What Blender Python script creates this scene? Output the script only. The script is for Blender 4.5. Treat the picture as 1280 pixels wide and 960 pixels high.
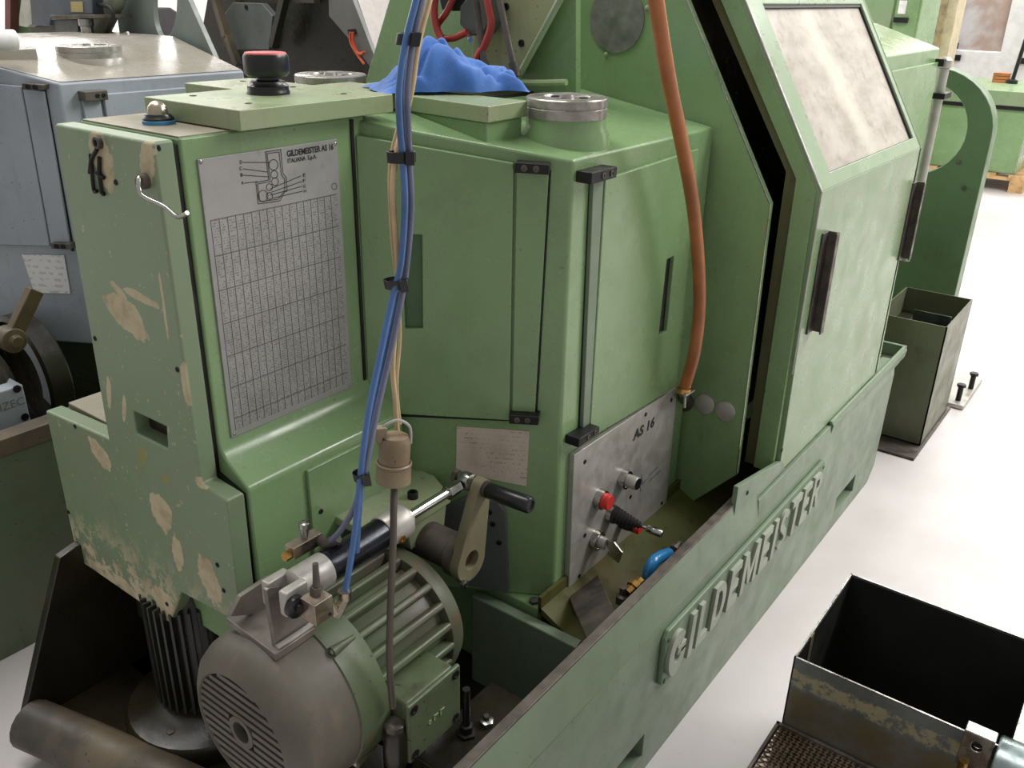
import bpy, bmesh, math, random
from mathutils import Vector, Matrix, Euler

for o in list(bpy.data.objects):
    bpy.data.objects.remove(o)
scene = bpy.context.scene
col = scene.collection
random.seed(7)

# ------------------------------------------------------------------ camera
# rows: world X (along the lathe), Y (across, away), Z (up) in camera space (right, down, forward)
RW = ((0.60148475, -0.31452485, 0.73436382),
      (-0.79865547, -0.25873924, 0.54332628),
      (0.01911912, -0.91330615, -0.40682469))
FPX = 1110.45
EYE = Vector((0, 0, 1.6))
cam_data = bpy.data.cameras.new('camera')
cam_data.sensor_width = 36.0
cam_data.lens = FPX / 1280 * 36.0
cam_data.clip_start = 0.05
cam = bpy.data.objects.new('camera', cam_data)
cm = Matrix(((RW[0][0], -RW[0][1], -RW[0][2], EYE.x),
             (RW[1][0], -RW[1][1], -RW[1][2], EYE.y),
             (RW[2][0], -RW[2][1], -RW[2][2], EYE.z),
             (0, 0, 0, 1)))
cam.matrix_world = cm
col.objects.link(cam)
scene.camera = cam

# ------------------------------------------------------------------ light
scene.view_settings.view_transform = 'Standard'
scene.view_settings.look = 'None'
scene.view_settings.gamma = 1
scene.view_settings.use_curve_mapping = False
scene.view_settings.exposure = 0.0
world = bpy.data.worlds.new('hall_daylight')
scene.world = world
world.use_nodes = True
world.node_tree.nodes['Background'].inputs[0].default_value = (1.0, 0.98, 0.95, 1)
world.node_tree.nodes['Background'].inputs[1].default_value = 0.46

def area(name, loc, rot, sx, sy, power, colr=(1, 0.98, 0.95)):
    l = bpy.data.lights.new(name, 'AREA')
    l.shape = 'RECTANGLE'; l.size = sx; l.size_y = sy; l.energy = power; l.color = colr
    o = bpy.data.objects.new(name, l); o.location = loc; o.rotation_euler = rot
    col.objects.link(o)
    return o
# roof lights of the hall: long strips running across the aisles
area('roof_light', (5.2, -2.2, 4.8), (0, 0, 0), 1.8, 5.0, 560)
area('roof_light', (1.0, 3.6, 5.2), (0, 0, 0), 1.2, 5.0, 200)
area('roof_light', (10.5, 2.0, 5.2), (0, 0, 0), 2.0, 9.0, 800)
area('roof_light', (4.0, 11.0, 5.2), (0, 0, 0), 9.0, 2.0, 700)

# ------------------------------------------------------------------ helpers
def V(*a): return Vector(a)
def ray(u, v):
    c = ((u - 640) / FPX, (v - 480) / FPX, 1.0)
    return Vector([sum(RW[i][k] * c[k] for k in range(3)) for i in range(3)])
def ON(ax, val, u, v):
    """point of the axis plane ax = val that the pixel (u, v) looks at"""
    k = 'XYZ'.index(ax); r = ray(u, v)
    return EYE + r * ((val - EYE[k]) / r[k])
def PL(ax, val, pts): return [ON(ax, val, *p) for p in pts]
def ONP(p0, n, u, v):
    r = ray(u, v)
    return EYE + r * (n.dot(p0 - EYE) / n.dot(r))

def srgb(*c):
    out = []
    for x in c:
        x /= 255.0
        out.append(x / 12.92 if x <= 0.04045 else ((x + 0.055) / 1.055) ** 2.4)
    return tuple(out) + (1.0,)

# ---- bmesh shape helpers
def nb(): return bmesh.new()
def bx(bm, a, b):
    a = Vector(a); b = Vector(b)
    vs = [bm.verts.new((x, y, z)) for x in (a.x, b.x) for y in (a.y, b.y) for z in (a.z, b.z)]
    for f in ((0, 1, 3, 2), (4, 6, 7, 5), (0, 4, 5, 1), (2, 3, 7, 6), (0, 2, 6, 4), (1, 5, 7, 3)):
        bm.faces.new([vs[i] for i in f])
    return vs
def obx(bm, c, ax, ay, az, sx, sy, sz):
    """box with centre c along three unit axes and full sizes"""
    c = Vector(c)
    vs = [bm.verts.new(c + ax * (sx * i / 2) + ay * (sy * j / 2) + az * (sz * k / 2)) for i in (-1, 1) for j in (-1, 1) for k in (-1, 1)]
    for f in ((0, 1, 3, 2), (4, 6, 7, 5), (0, 4, 5, 1), (2, 3, 7, 6), (0, 2, 6, 4), (1, 5, 7, 3)):
        bm.faces.new([vs[i] for i in f])
def prism(bm, pts, vec, holes=()):
    """planar outline (with holes) swept along vec"""
    vec = Vector(vec)
    if not holes:
        a = [bm.verts.new(p) for p in pts]; b = [bm.verts.new(Vector(p) + vec) for p in pts]
        bm.faces.new(a); bm.faces.new(b[::-1])
        n = len(pts)
        for i in range(n):
            bm.faces.new((a[i], b[i], b[(i + 1) % n], a[(i + 1) % n]))
        return
    tmp = bmesh.new(); es = []
    for loop in [pts] + list(holes):
        vs = [tmp.verts.new(p) for p in loop]
        for i in range(len(vs)):
            es.append(tmp.edges.new((vs[i], vs[(i + 1) % len(vs)])))
    bmesh.ops.triangle_fill(tmp, edges=es, use_beauty=True, use_dissolve=False)
    ext = bmesh.ops.extrude_face_region(tmp, geom=tmp.faces[:])
    bmesh.ops.translate(tmp, verts=[g for g in ext['geom'] if isinstance(g, bmesh.types.BMVert)], vec=vec)
    bmesh.ops.recalc_face_normals(tmp, faces=tmp.faces[:])
    me = bpy.data.meshes.new('tmp'); tmp.to_mesh(me); tmp.free()
    bm.from_mesh(me); bpy.data.meshes.remove(me)
def basis(d):
    d = Vector(d).normalized()
    u = Vector((0, 0, 1)) if abs(d.z) < 0.9 else Vector((1, 0, 0))
    a = d.cross(u).normalized(); b = d.cross(a).normalized()
    return a, b, d
def lathe(bm, o, axis, prof, seg=28, cap=True):
    """prof: (radius, height along axis)"""
    o = Vector(o); a, b, d = basis(axis); rings = []
    for r, h in prof:
        if r < 1e-6: rings.append([bm.verts.new(o + d * h)])
        else: rings.append([bm.verts.new(o + d * h + (a * math.cos(t) + b * math.sin(t)) * r) for t in [2 * math.pi * i / seg for i in range(seg)]])
    for p, q in zip(rings, rings[1:]):
        for i in range(seg):
            j = (i + 1) % seg
            if len(p) == 1 and len(q) == 1: continue
            if len(p) == 1: bm.faces.new((p[0], q[i], q[j]))
            elif len(q) == 1: bm.faces.new((p[i], p[j], q[0]))
            else: bm.faces.new((p[i], p[j], q[j], q[i]))
    if cap:
        if len(rings[0]) > 1: bm.faces.new(rings[0])
        if len(rings[-1]) > 1: bm.faces.new(rings[-1][::-1])
def cyl(bm, p0, p1, r, r1=None, seg=24):
    p0 = Vector(p0); p1 = Vector(p1)
    lathe(bm, p0, p1 - p0, [(r, 0), (r if r1 is None else r1, (p1 - p0).length)], seg)
def crom(pts, n=8):
    pts = [Vector(p) for p in pts]; out = []
    for i in range(len(pts) - 1):
        p0 = pts[max(i - 1, 0)]; p1 = pts[i]; p2 = pts[i + 1]; p3 = pts[min(i + 2, len(pts) - 1)]
        for k in range(n):
            t = k / n
            out.append(0.5 * ((2 * p1) + (p2 - p0) * t + (2 * p0 - 5 * p1 + 4 * p2 - p3) * t * t + (3 * p1 - p0 - 3 * p2 + p3) * t ** 3))
    out.append(pts[-1]); return out
def tube(bm, pts, r, seg=10, smooth=8):
    pts = crom(pts, smooth) if smooth else [Vector(p) for p in pts]
    a, b, d = basis(pts[1] - pts[0]); prev = None
    for i, p in enumerate(pts):
        t = (pts[min(i + 1, len(pts) - 1)] - pts[max(i - 1, 0)]).normalized()
        a = (a - t * a.dot(t)).normalized(); b = t.cross(a)
        rr = r(i / (len(pts) - 1)) if callable(r) else r
        ring = [bm.verts.new(p + (a * math.cos(x) + b * math.sin(x)) * rr) for x in [2 * math.pi * k / seg for k in range(seg)]]
        if prev:
            for k in range(seg):
                j = (k + 1) % seg; bm.faces.new((prev[k], prev[j], ring[j], ring[k]))
        else: bm.faces.new(ring[::-1])
        prev = ring
    bm.faces.new(prev)
def text_bm(s, size, origin, ux, uy, depth=0.0, bold=0.0, shear=0.0, align='LEFT', space=1.0):
    """flat or raised lettering as a mesh on the plane spanned by ux, uy"""
    cu = bpy.data.curves.new('t', 'FONT'); cu.body = s; cu.size = size; cu.extrude = depth; cu.offset = bold
    cu.shear = shear; cu.align_x = align; cu.space_character = space; cu.resolution_u = 3
    ob = bpy.data.objects.new('t', cu); col.objects.link(ob)
    dg = bpy.context.evaluated_depsgraph_get(); dg.update()
    me = bpy.data.meshes.new_from_object(ob.evaluated_get(dg))
    bpy.data.objects.remove(ob); bpy.data.curves.remove(cu)
    bm = nb(); bm.from_mesh(me); bpy.data.meshes.remove(me)
    bmesh.ops.remove_doubles(bm, verts=bm.verts[:], dist=2e-5)
    bmesh.ops.recalc_face_normals(bm, faces=bm.faces[:])
    ux = Vector(ux).normalized(); uy = Vector(uy).normalized(); uz = ux.cross(uy); o = Vector(origin)
    for v in bm.verts: v.co = o + ux * v.co.x + uy * v.co.y + uz * v.co.z
    return bm
def merge(bm, other):
    me = bpy.data.meshes.new('tmp'); other.to_mesh(me); other.free(); bm.from_mesh(me); bpy.data.meshes.remove(me)

# ---- object helpers
def tag(o, label=None, cat=None, group=None, kind=None):
    if label: o['label'] = label
    if cat: o['category'] = cat
    if group: o['group'] = group
    if kind: o['kind'] = kind
    return o
def thing(name, loc, label, cat, group=None):
    o = bpy.data.objects.new(name, None); o.location = loc; o.empty_display_size = 0.1
    col.objects.link(o); tag(o, label, cat, group)
    return o
def root_of(o):
    t = Vector((0, 0, 0))
    while o is not None: t = t + o.location; o = o.parent
    return t
def obj(name, bm, mat, parent=None, label=None, bevel=0.0, angle=40, seg=2, loc=None):
    """one mesh object; the vertices are given in world space (or around loc)"""
    bmesh.ops.remove_doubles(bm, verts=bm.verts[:], dist=1e-6)
    bmesh.ops.recalc_face_normals(bm, faces=bm.faces[:])
    pts = [v.co for v in bm.verts]
    if loc is None:
        lo = Vector([min(p[i] for p in pts) for i in range(3)]); hi = Vector([max(p[i] for p in pts) for i in range(3)])
        loc = Vector(((lo.x + hi.x) / 2, (lo.y + hi.y) / 2, lo.z))
    else: loc = Vector(loc)
    bmesh.ops.translate(bm, verts=bm.verts[:], vec=-loc)
    me = bpy.data.meshes.new(name); bm.to_mesh(me); bm.free()
    me.materials.append(mat)
    for p in me.polygons: p.use_smooth = True
    me.set_sharp_from_angle(angle=math.radians(angle))
    o = bpy.data.objects.new(name, me); col.objects.link(o)
    if parent:
        o.parent = parent; o.location = loc - root_of(parent)
    else: o.location = loc
    if bevel:
        m = o.modifiers.new('bevel', 'BEVEL'); m.width = bevel; m.segments = seg; m.limit_method = 'ANGLE'; m.angle_limit = math.radians(35)
        m.harden_normals = True
    if label: o['label'] = label
    return o
def inst(src, name, loc, parent, rot=None):
    """copy that shares its mesh; loc in world space"""
    o = src.copy(); o.name = name; col.objects.link(o); o.parent = parent
    o.location = Vector(loc) - (root_of(parent) if parent else Vector((0, 0, 0)))
    if rot is not None: o.rotation_mode = 'QUATERNION'; o.rotation_quaternion = rot
    return o
_screws = {}
def screw(loc, axis, parent, r=0.006, h=0.004, mat=None, name='screw', kind='hex'):
    """socket screw head: the head sits on loc and looks along axis"""
    key = (round(r, 4), round(h, 4), mat.name, kind)
    q = Vector((0, 0, 1)).rotation_difference(Vector(axis).normalized())
    me = _screws.get(key)
    if me is None:
        bm = nb()
        if kind == 'hex': lathe(bm, (0, 0, 0), (0, 0, 1), [(r, 0), (r, h * .9), (r * .85, h)], 6)
        elif kind == 'round': lathe(bm, (0, 0, 0), (0, 0, 1), [(r, 0), (r * .95, h * .5), (r * .6, h * .9), (0, h)], 12)
        else: lathe(bm, (0, 0, 0), (0, 0, 1), [(r, 0), (r, h * .85), (r * .9, h), (r * .55, h), (r * .5, h * .35), (0, h * .35)], 14)
        me = bpy.data.meshes.new(name); bmesh.ops.recalc_face_normals(bm, faces=bm.faces[:]); bm.to_mesh(me); bm.free()
        me.materials.append(mat)
        for p in me.polygons: p.use_smooth = True
        me.set_sharp_from_angle(angle=math.radians(35))
        _screws[key] = me
    o = bpy.data.objects.new(name, me); col.objects.link(o)
    if parent: o.parent = parent; o.location = Vector(loc) - root_of(parent)
    else: o.location = loc
    o.rotation_mode = 'QUATERNION'; o.rotation_quaternion = q
    return o

# ------------------------------------------------------------------ materials
class NT:
    def __init__(s, name):
        m = bpy.data.materials.new(name); m.use_nodes = True
        s.m = m; s.t = m.node_tree; s.b = s.t.nodes['Principled BSDF']
        s.co = s.t.nodes.new('ShaderNodeNewGeometry').outputs['Position']
    def n(s, typ, **kw):
        x = s.t.nodes.new(typ)
        for k, v in kw.items(): setattr(x, k, v)
        return x
    def l(s, a, b): s.t.links.new(a, b)
    def noise(s, scale, detail=4, rough=.6, vec=None, dist=0):
        x = s.n('ShaderNodeTexNoise'); x.inputs['Scale'].default_value = scale; x.inputs['Detail'].default_value = detail
        x.inputs['Roughness'].default_value = rough; x.inputs['Distortion'].default_value = dist
        s.l(vec or s.co, x.inputs['Vector']); return x.outputs['Fac']
    def ramp(s, f, lo, hi, a=0.0, b=1.0):
        x = s.n('ShaderNodeMapRange'); x.interpolation_type = 'SMOOTHSTEP'
        for i, v in ((1, lo), (2, hi), (3, a), (4, b)): x.inputs[i].default_value = v
        s.l(f, x.inputs[0]); return x.outputs[0]
    def mix(s, f, a, b):
        x = s.n('ShaderNodeMix', data_type='RGBA')
        if hasattr(f, 'is_linked') or hasattr(f, 'links'): s.l(f, x.inputs['Factor'])
        else: x.inputs['Factor'].default_value = f
        for k, c in ((6, a), (7, b)):
            if isinstance(c, tuple): x.inputs[k].default_value = c
            else: s.l(c, x.inputs[k])
        return x.outputs[2]
    def math(s, op, a, b=None, c=None, clamp=False):
        x = s.n('ShaderNodeMath', operation=op); x.use_clamp = clamp
        for i, v in enumerate((a, b, c)):
            if v is None: continue
            if isinstance(v, (int, float)): x.inputs[i].default_value = v
            else: s.l(v, x.inputs[i])
        return x.outputs[0]
    def sep(s, vec=None):
        x = s.n('ShaderNodeSeparateXYZ'); s.l(vec or s.co, x.inputs[0]); return x.outputs
    def mapping(s, loc=(0, 0, 0), rot=(0, 0, 0), sc=(1, 1, 1), typ='TEXTURE', vec=None):
        x = s.n('ShaderNodeMapping', vector_type=typ); s.l(vec or s.co, x.inputs[0])
        x.inputs[1].default_value = loc; x.inputs[2].default_value = rot; x.inputs[3].default_value = sc
        return x.outputs[0]
    def bump(s, h, strength=.2, dist=.002):
        x = s.n('ShaderNodeBump'); x.inputs['Strength'].default_value = strength; x.inputs['Distance'].default_value = dist
        s.l(h, x.inputs['Height']); s.l(x.outputs[0], s.b.inputs['Normal'])
    def out(s, colr=None, rough=None, metal=None, spec=None):
        for k, v in (('Base Color', colr), ('Roughness', rough), ('Metallic', metal), ('Specular IOR Level', spec)):
            if v is None: continue
            if isinstance(v, (tuple, float, int)): s.b.inputs[k].default_value = v
            else: s.l(v, s.b.inputs[k])
        return s.m

def paint(name, c, c2=None, rough=.38, dirt=(70, 62, 42), dirt_amt=.35, chip=None, chip_amt=.0, tone=.25, bump=.12, fine=30, spec=.5):
    """enamel paint over a cast or sheet surface with soft tone changes, grime specks and small chips"""
    k = NT(name)
    a = srgb(*c); b = srgb(*(c2 or [x * .86 for x in c]))
    col_ = k.mix(k.ramp(k.noise(3.2, 4), .35, .7), a, b)
    g = k.ramp(k.noise(7, 8, .72), .52, .78, 0, dirt_amt)
    col_ = k.mix(g, col_, srgb(*dirt))
    sp = k.ramp(k.noise(95, 2, .5), .70, .76, 0, min(1, dirt_amt * 1.6))
    col_ = k.mix(sp, col_, srgb(*[x * .7 for x in dirt]))
    stv = k.ramp(k.noise(22, 5, .65, k.mapping(sc=(1, 1, 9))), .54, .78, 0, dirt_amt * .8)
    col_ = k.mix(stv, col_, srgb(*dirt))
    if chip:
        ch = k.ramp(k.noise(16, 7, .7), .64, .66, 0, chip_amt)
        col_ = k.mix(ch, col_, srgb(*chip))
    r = k.ramp(k.noise(11, 5), .3, .8, rough * .75, rough * 1.35)
    k.bump(k.noise(fine, 3), bump, .0014)
    return k.out(col_, r, 0.0, spec)
def metal(name, c, rough=.3, c2=None, spots=.3, metallic=1.0, stretch=None, dirt=(40, 34, 26)):
    k = NT(name); vec = k.mapping(sc=stretch) if stretch else None
    a = srgb(*c); b = srgb(*(c2 or [x * .7 for x in c]))
    col_ = k.mix(k.ramp(k.noise(14, 5, .65, vec), .35, .7), a, b)
    col_ = k.mix(k.ramp(k.noise(22, 6, .7), .58, .75, 0, spots), col_, srgb(*dirt))
    r = k.ramp(k.noise(30, 4, .6, vec), .3, .75, rough * .7, rough * 1.5)
    k.bump(k.noise(60, 3, .6, vec), .06, .002)
    return k.out(col_, r, metallic)
def plain(name, c, rough=.5, metallic=0.0, var=.15):
    k = NT(name); a = srgb(*c); b = srgb(*[x * (1 - var) for x in c])
    return k.out(k.mix(k.ramp(k.noise(12, 4), .35, .7), a, b), rough, metallic)

GREEN = paint('green_enamel', (123, 152, 107), (115, 142, 99), .26, dirt_amt=.22, bump=.06)
GREEN_TOP = paint('green_enamel_worn', (138, 156, 118), (146, 150, 120), .34, dirt=(110, 92, 66), dirt_amt=.45, bump=.06)
GREEN_BED = paint('green_enamel_bed', (113, 130, 107), (108, 120, 102), .42, dirt_amt=.3, bump=.06)
GREEN_HOOD = paint('green_enamel_hood', (122, 148, 110), (128, 144, 112), .33, dirt_amt=.2, bump=.06)
GREEN_OLD = paint('green_enamel_oily', (88, 94, 58), (96, 86, 52), .62, dirt=(52, 40, 20), dirt_amt=.7)
GREEN_DK = paint('green_enamel_dark', (66, 98, 62), (58, 84, 54), .4, dirt_amt=.4)
GREEN_MOT = paint('motor_green', (82, 94, 68), (78, 70, 58), .5, dirt=(48, 42, 34), dirt_amt=.8, chip=(112, 62, 48), chip_amt=.5, tone=.3, bump=.25)
GREY_MOT = paint('motor_grey_dust', (90, 86, 76), (80, 75, 65), .6, dirt=(120, 104, 84), dirt_amt=.6, bump=.3)
BLUEGREY = paint('blue_grey_enamel', (158, 165, 174), (142, 149, 157), .4, dirt=(84, 84, 74), dirt_amt=.35)
GREYTOP = paint('grey_enamel_worn', (156, 152, 144), (138, 132, 120), .28, dirt=(110, 98, 78), dirt_amt=.4)
GREY_DK = paint('dark_grey_enamel', (92, 98, 96), (78, 82, 80), .5, dirt=(50, 46, 38), dirt_amt=.5)
OILY = paint('oily_black_cast', (30, 29, 23), (42, 37, 24), .32, dirt=(16, 14, 10), dirt_amt=.7, bump=.5, fine=40)
DUSTY = paint('dusty_dark_cast', (56, 54, 48), (104, 92, 74), .55, dirt=(30, 28, 22), dirt_amt=.6, bump=.4)
BEIGEDUST = paint('beige_dust', (146, 141, 124), (126, 118, 100), .6, dirt=(92, 78, 58), dirt_amt=.5)
BLACK = plain('black_plastic', (20, 22, 24), .3)
BLACKM = metal('blackened_steel', (34, 33, 32), .45, metallic=.4, spots=.4, dirt=(60, 54, 44))
RUBBER = plain('black_rubber', (28, 28, 28), .6)
STEEL = metal('bright_steel', (190, 188, 182), .24, spots=.12)
CHROME = metal('polished_rod', (225, 225, 222), .1, c2=(205, 205, 200), spots=.03)
ALU = metal('dull_aluminium', (176, 174, 168), .42, c2=(162, 158, 150), spots=.1, metallic=.45)
TURNED = metal('turned_steel', (184, 180, 174), .3, c2=(140, 136, 130), spots=.4, metallic=.6, dirt=(62, 54, 44))
DARKSTEEL = metal('dark_greasy_steel', (100, 93, 86), .5, spots=.6, metallic=.5)
SHEET = metal('oiled_sheet_steel', (84, 86, 84), .42, c2=(58, 60, 58), spots=.3, metallic=.75)
BRASS = metal('brass', (190, 150, 84), .3, spots=.3)
RED = plain('red_plastic', (206, 52, 44), .38)
ORANGE = plain('orange_rubber_hose', (166, 100, 54), .42)
BLUEHOSE = plain('blue_air_hose', (70, 106, 158), .3)
GREYHOSE = plain('grey_blue_air_hose', (104, 108, 132), .3)
BEIGE = plain('beige_cable', (196, 172, 132), .45)
REDHOSE = plain('red_hose', (168, 54, 46), .4)
WHITE = plain('white_paper', (226, 226, 224), .7)
INK = plain('black_ink', (34, 34, 34), .6)
FAINT = plain('faded_ink', (112, 110, 106), .6)
# ------------------------------------------------------------------ the hall
def floor_mat():
    k = NT('pale_floor_coating')
    c = k.mix(k.ramp(k.noise(1.3, 5), .35, .7), srgb(198, 193, 192), srgb(184, 178, 176))
    c = k.mix(k.ramp(k.noise(9, 8, .75), .58, .8, 0, .35), c, srgb(150, 138, 126))
    c = k.mix(k.ramp(k.noise(40, 2, .5), .74, .78, 0, .5), c, srgb(110, 98, 86))
    k.bump(k.noise(25, 4), .05, .002)
    return k.out(c, k.ramp(k.noise(6, 4), .3, .8, .34, .5), 0.0)
bm = nb(); bx(bm, (-8, -8, -.1), (16, 14, 0))
tag(obj('floor', bm, floor_mat()), 'pale grey coated workshop floor', kind='structure')
WALL = plain('white_wall_paint', (236, 232, 228), .8, var=.04)
bm = nb(); bx(bm, (-8, 13.7, 0), (16, 14, 6))
tag(obj('wall_back', bm, WALL), 'white painted hall wall behind the machines', kind='structure')
bm = nb(); bx(bm, (15.7, -8, 0), (16, 13.7, 6))
tag(obj('wall_right', bm, WALL), 'white painted hall wall beyond the aisle', kind='structure')

# unseen glowing windows, added for bright reflections on the casing tops
ADDED_GLOW = bpy.data.materials.new('daylight_glass'); ADDED_GLOW.use_nodes = True
_b = ADDED_GLOW.node_tree.nodes['Principled BSDF']; _b.inputs['Emission Color'].default_value = (1, .98, .95, 1); _b.inputs['Emission Strength'].default_value = 2.2; _b.inputs['Base Color'].default_value = (.8, .8, .8, 1)
for n_, y0 in enumerate((-6.0, -2.6, .8, 4.2, 7.6)):
    w_ = bpy.data.objects.new('window_%d' % (n_ + 1), None); w_.location = (15.7, y0 + 1.4, 2.6); col.objects.link(w_); tag(w_, 'tall daylight window in the far hall wall', kind='structure')
    bm = nb(); bx(bm, (15.66, y0, 2.6), (15.69, y0 + 2.8, 5.2)); obj('window_glass', bm, ADDED_GLOW, w_)
    bm = nb()
    for y in (y0, y0 + .92, y0 + 1.86, y0 + 2.8): bx(bm, (15.62, y - .04, 2.56), (15.70, y + .04, 5.24))
    for z in (2.6, 3.9, 5.2): bx(bm, (15.62, y0, z - .04), (15.70, y0 + 2.8, z + .04))
    obj('window_frame', bm, WALL, w_)  # frame of the added unseen window

# ------------------------------------------------------------------ the green lathe
M = thing('lathe', (1.9, 1.15, 0), 'green multi-spindle lathe with chart plate, sloped hood window and raised lettering on its bed', 'lathe')
YB = .625          # bed front face
# bed: front wall with fork pockets, sloped upper band, end
bm = nb()
hl = []
for q in (((776, 960), (805, 922), (804, 941)), ((1046, 622), (1070, 592), (1069, 610))):
    p = PL('Y', YB, q)
    x0 = p[0].x if q[0][0] > 1000 else p[0].x - .06
    x1 = p[1].x
    hl.append([V(x0, YB, .055), V(x1, YB, .055), V(x1, YB, .118), V(x0, YB, .118)])
prism(bm, [V(.74, YB, 0), V(3.0, YB, 0), V(3.06, YB, .05), V(3.075, YB, .40), V(.74, YB, .40)], (0, .035, 0), hl)
prism(bm, [V(.74, YB, .40), V(.74, YB + .018, .500), V(.74, YB + .036, .500), V(.74, YB + .05, .40)], (1.15, 0, 0))
prism(bm, [V(1.89, YB, .40), V(1.89, YB + .006, .455), V(1.89, YB + .05, .455), V(1.89, YB + .05, .40)], (1.185, 0, 0))
bx(bm, (3.04, YB + .035, 0), (3.075, 1.7, .42))
bed = obj('bed_frame', bm, GREEN_BED, M, bevel=.004)
bm = nb(); bx(bm, (.8, YB + .036, .02), (3.03, 1.74, .10))
prism(bm, [V(.53, 1.72, .06), V(.70, 1.72, .46), V(.74, 1.72, .47), V(3.03, 1.72, .47), V(3.03, 1.72, .06)], (0, .022, 0))
prism(bm, [V(.57, 1.72, .06), V(.57, 1.72, .10), V(.80, .66, .10), V(.80, .66, .06)], (.3, 0, 0))
pan = obj('drip_pan', bm, OILY, M, 'black oil-soaked pan with a sloped end wall', bevel=.003)
bm = nb(); tube(bm, [V(.565, 1.715, .10), V(.635, 1.42, .10), V(.80, .66, .10)], .055, 18, 4)
obj('pan_edge', bm, DUSTY, M, 'rounded dusty end edge of the oil pan')
# rim capping and worn ledge
bm = nb(); prism(bm, [V(.74, YB + .017, .500), V(.74, YB + .017, .505), V(.74, YB + .037, .505), V(.74, YB + .037, .500)], (1.15, 0, 0))
obj('rim_strip', bm, DARKSTEEL, M, 'brown worn top edge of the trough', bevel=.001)
# name plate with raised letters
bm = nb()
npl = [(1.40, .228), (2.352, .232), (2.362, .245), (2.362, .362), (2.35, .376), (1.402, .376), (1.388, .362), (1.388, .24)]
prism(bm, [V(x, YB - .012, z) for x, z in npl], (0, .0125, 0))
plate = obj('name_plate', bm, paint('green_enamel_plate', (104, 124, 100), (98, 114, 94), .45, dirt_amt=.4, bump=.05), M, 'raised panel with the lettering GILDEMEISTER', bevel=.004)
for x, z in ((1.402, .355), (1.402, .242), (2.348, .355)):
    screw((x, YB - .012, z), (0, -1, 0), plate, .006, .003, GREEN_DK, kind='round')
WORN = paint('worn_letter_green', (152, 158, 142), (140, 148, 130), .45, dirt_amt=.3, bump=.05)
word = 'ILDEMEISTER'
xl = 1.497; hs = .114
# first letter: a round G built as an open ring with a hook
bm = nb(); gc = V(1.437, 0, .300); n = 26; ro = .040; rz = .058
o_, i_ = [], []
for i in range(n + 1):
    t = math.radians(38 + i * 322 / n)
    o_.append((math.cos(t) * ro, math.sin(t) * rz)); i_.append((math.cos(t) * (ro - .025), math.sin(t) * (rz - .034)))
loop = o_ + i_[::-1]
prism(bm, [V(gc.x + x, YB - .021, gc.z + z) for x, z in loop], (0, .0095, 0))
bx(bm, (gc.x + .002, YB - .021, gc.z - .008), (gc.x + .040, YB - .0116, gc.z + .012))
obj('letter', bm, WORN, plate, bevel=.0008)
def stroke(pts, w):
    """outline of a thick polyline (unit letter box)"""
    L, R = [], []
    P = [Vector((x, z, 0)) for x, z in pts]
    for i, p in enumerate(P):
        t = (P[min(i + 1, len(P) - 1)] - P[max(i - 1, 0)]).normalized(); n = Vector((-t.y, t.x, 0)) * (w / 2)
        L.append(p + n); R.append(p - n)
    return [(p.x, p.y) for p in L + R[::-1]]
SW = .021 / .114
LW = {'I': .19, 'L': .50, 'D': .60, 'E': .52, 'M': .84, 'S': .54, 'T': .60, 'R': .62}
def arc(cx_, cz_, rx, rz, a0, a1, n=10): return [(cx_ + rx * math.cos(math.radians(a0 + (a1 - a0) * i / n)), cz_ + rz * math.sin(math.radians(a0 + (a1 - a0) * i / n))) for i in range(n + 1)]
def glyph(c):
    w, t = LW[c], SW
    if c == 'I': return [(0, 0), (w, 0), (w, 1), (0, 1)], []
    if c == 'L': return [(0, 0), (w, 0), (w, t), (t, t), (t, 1), (0, 1)], []
    if c == 'E': return [(0, 0), (w, 0), (w, t), (t, t), (t, .5 - t / 2), (w * .88, .5 - t / 2), (w * .88, .5 + t / 2), (t, .5 + t / 2), (t, 1 - t), (w, 1 - t), (w, 1), (0, 1)], []
    if c == 'T': m = w / 2; return [(m - t / 2, 0), (m + t / 2, 0), (m + t / 2, 1 - t), (w, 1 - t), (w, 1), (0, 1), (0, 1 - t), (m - t / 2, 1 - t)], []
    if c == 'M': m = w / 2; return [(0, 0), (t, 0), (t, .66), (m - t * .35, .12), (m + t * .35, .12), (w - t, .66), (w - t, 0), (w, 0), (w, 1), (w - t * 1.15, 1), (m, .44), (t * 1.15, 1), (0, 1)], []
    if c == 'D': return [(0, 0), (w * .45, 0)] + arc(w * .45, .5, w * .55, .5, -80, 80) + [(w * .45, 1), (0, 1)], [[(t, t), (w * .42, t)] + arc(w * .42, .5, w * .58 - t, .5 - t, -75, 75) + [(w * .42, 1 - t), (t, 1 - t)]]
    if c == 'R': return [(0, 0), (t, 0), (t, .42), (w * .42, .42), (w - t * .9, 0), (w, 0), (w * .72, .44)] + arc(w * .55, .71, w * .42, .29, -60, 85) + [(0, 1)], [[(t, .58), (w * .52, .58)] + arc(w * .52, .71, w * .45 - t, .13, -80, 80) + [(w * .52, .84), (t, .84)]]
    pts = arc(w / 2, .73, w / 2 - t / 2, .27 - t / 2, 20, 250, 12) + arc(w / 2, .27, w / 2 - t / 2, .27 - t / 2, 70, -160, 12)
    return stroke(pts, t), []
tot = sum(LW[c] for c in word); gap = ((2.345 - xl) - tot * hs * 1.0) / len(word)
for ch_ in word:
    o_, hh = glyph(ch_)
    def PT(x, z): return V(xl + x * hs + (z - .5) * hs * .10, YB - .0205, .2455 + z * hs)
    bm = nb(); prism(bm, [PT(*p) for p in o_], (0, .009, 0), [[PT(*p) for p in h] for h in hh])
    obj('letter', bm, WORN, plate, bevel=.0008)
    xl += LW[ch_] * hs + gap

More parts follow.
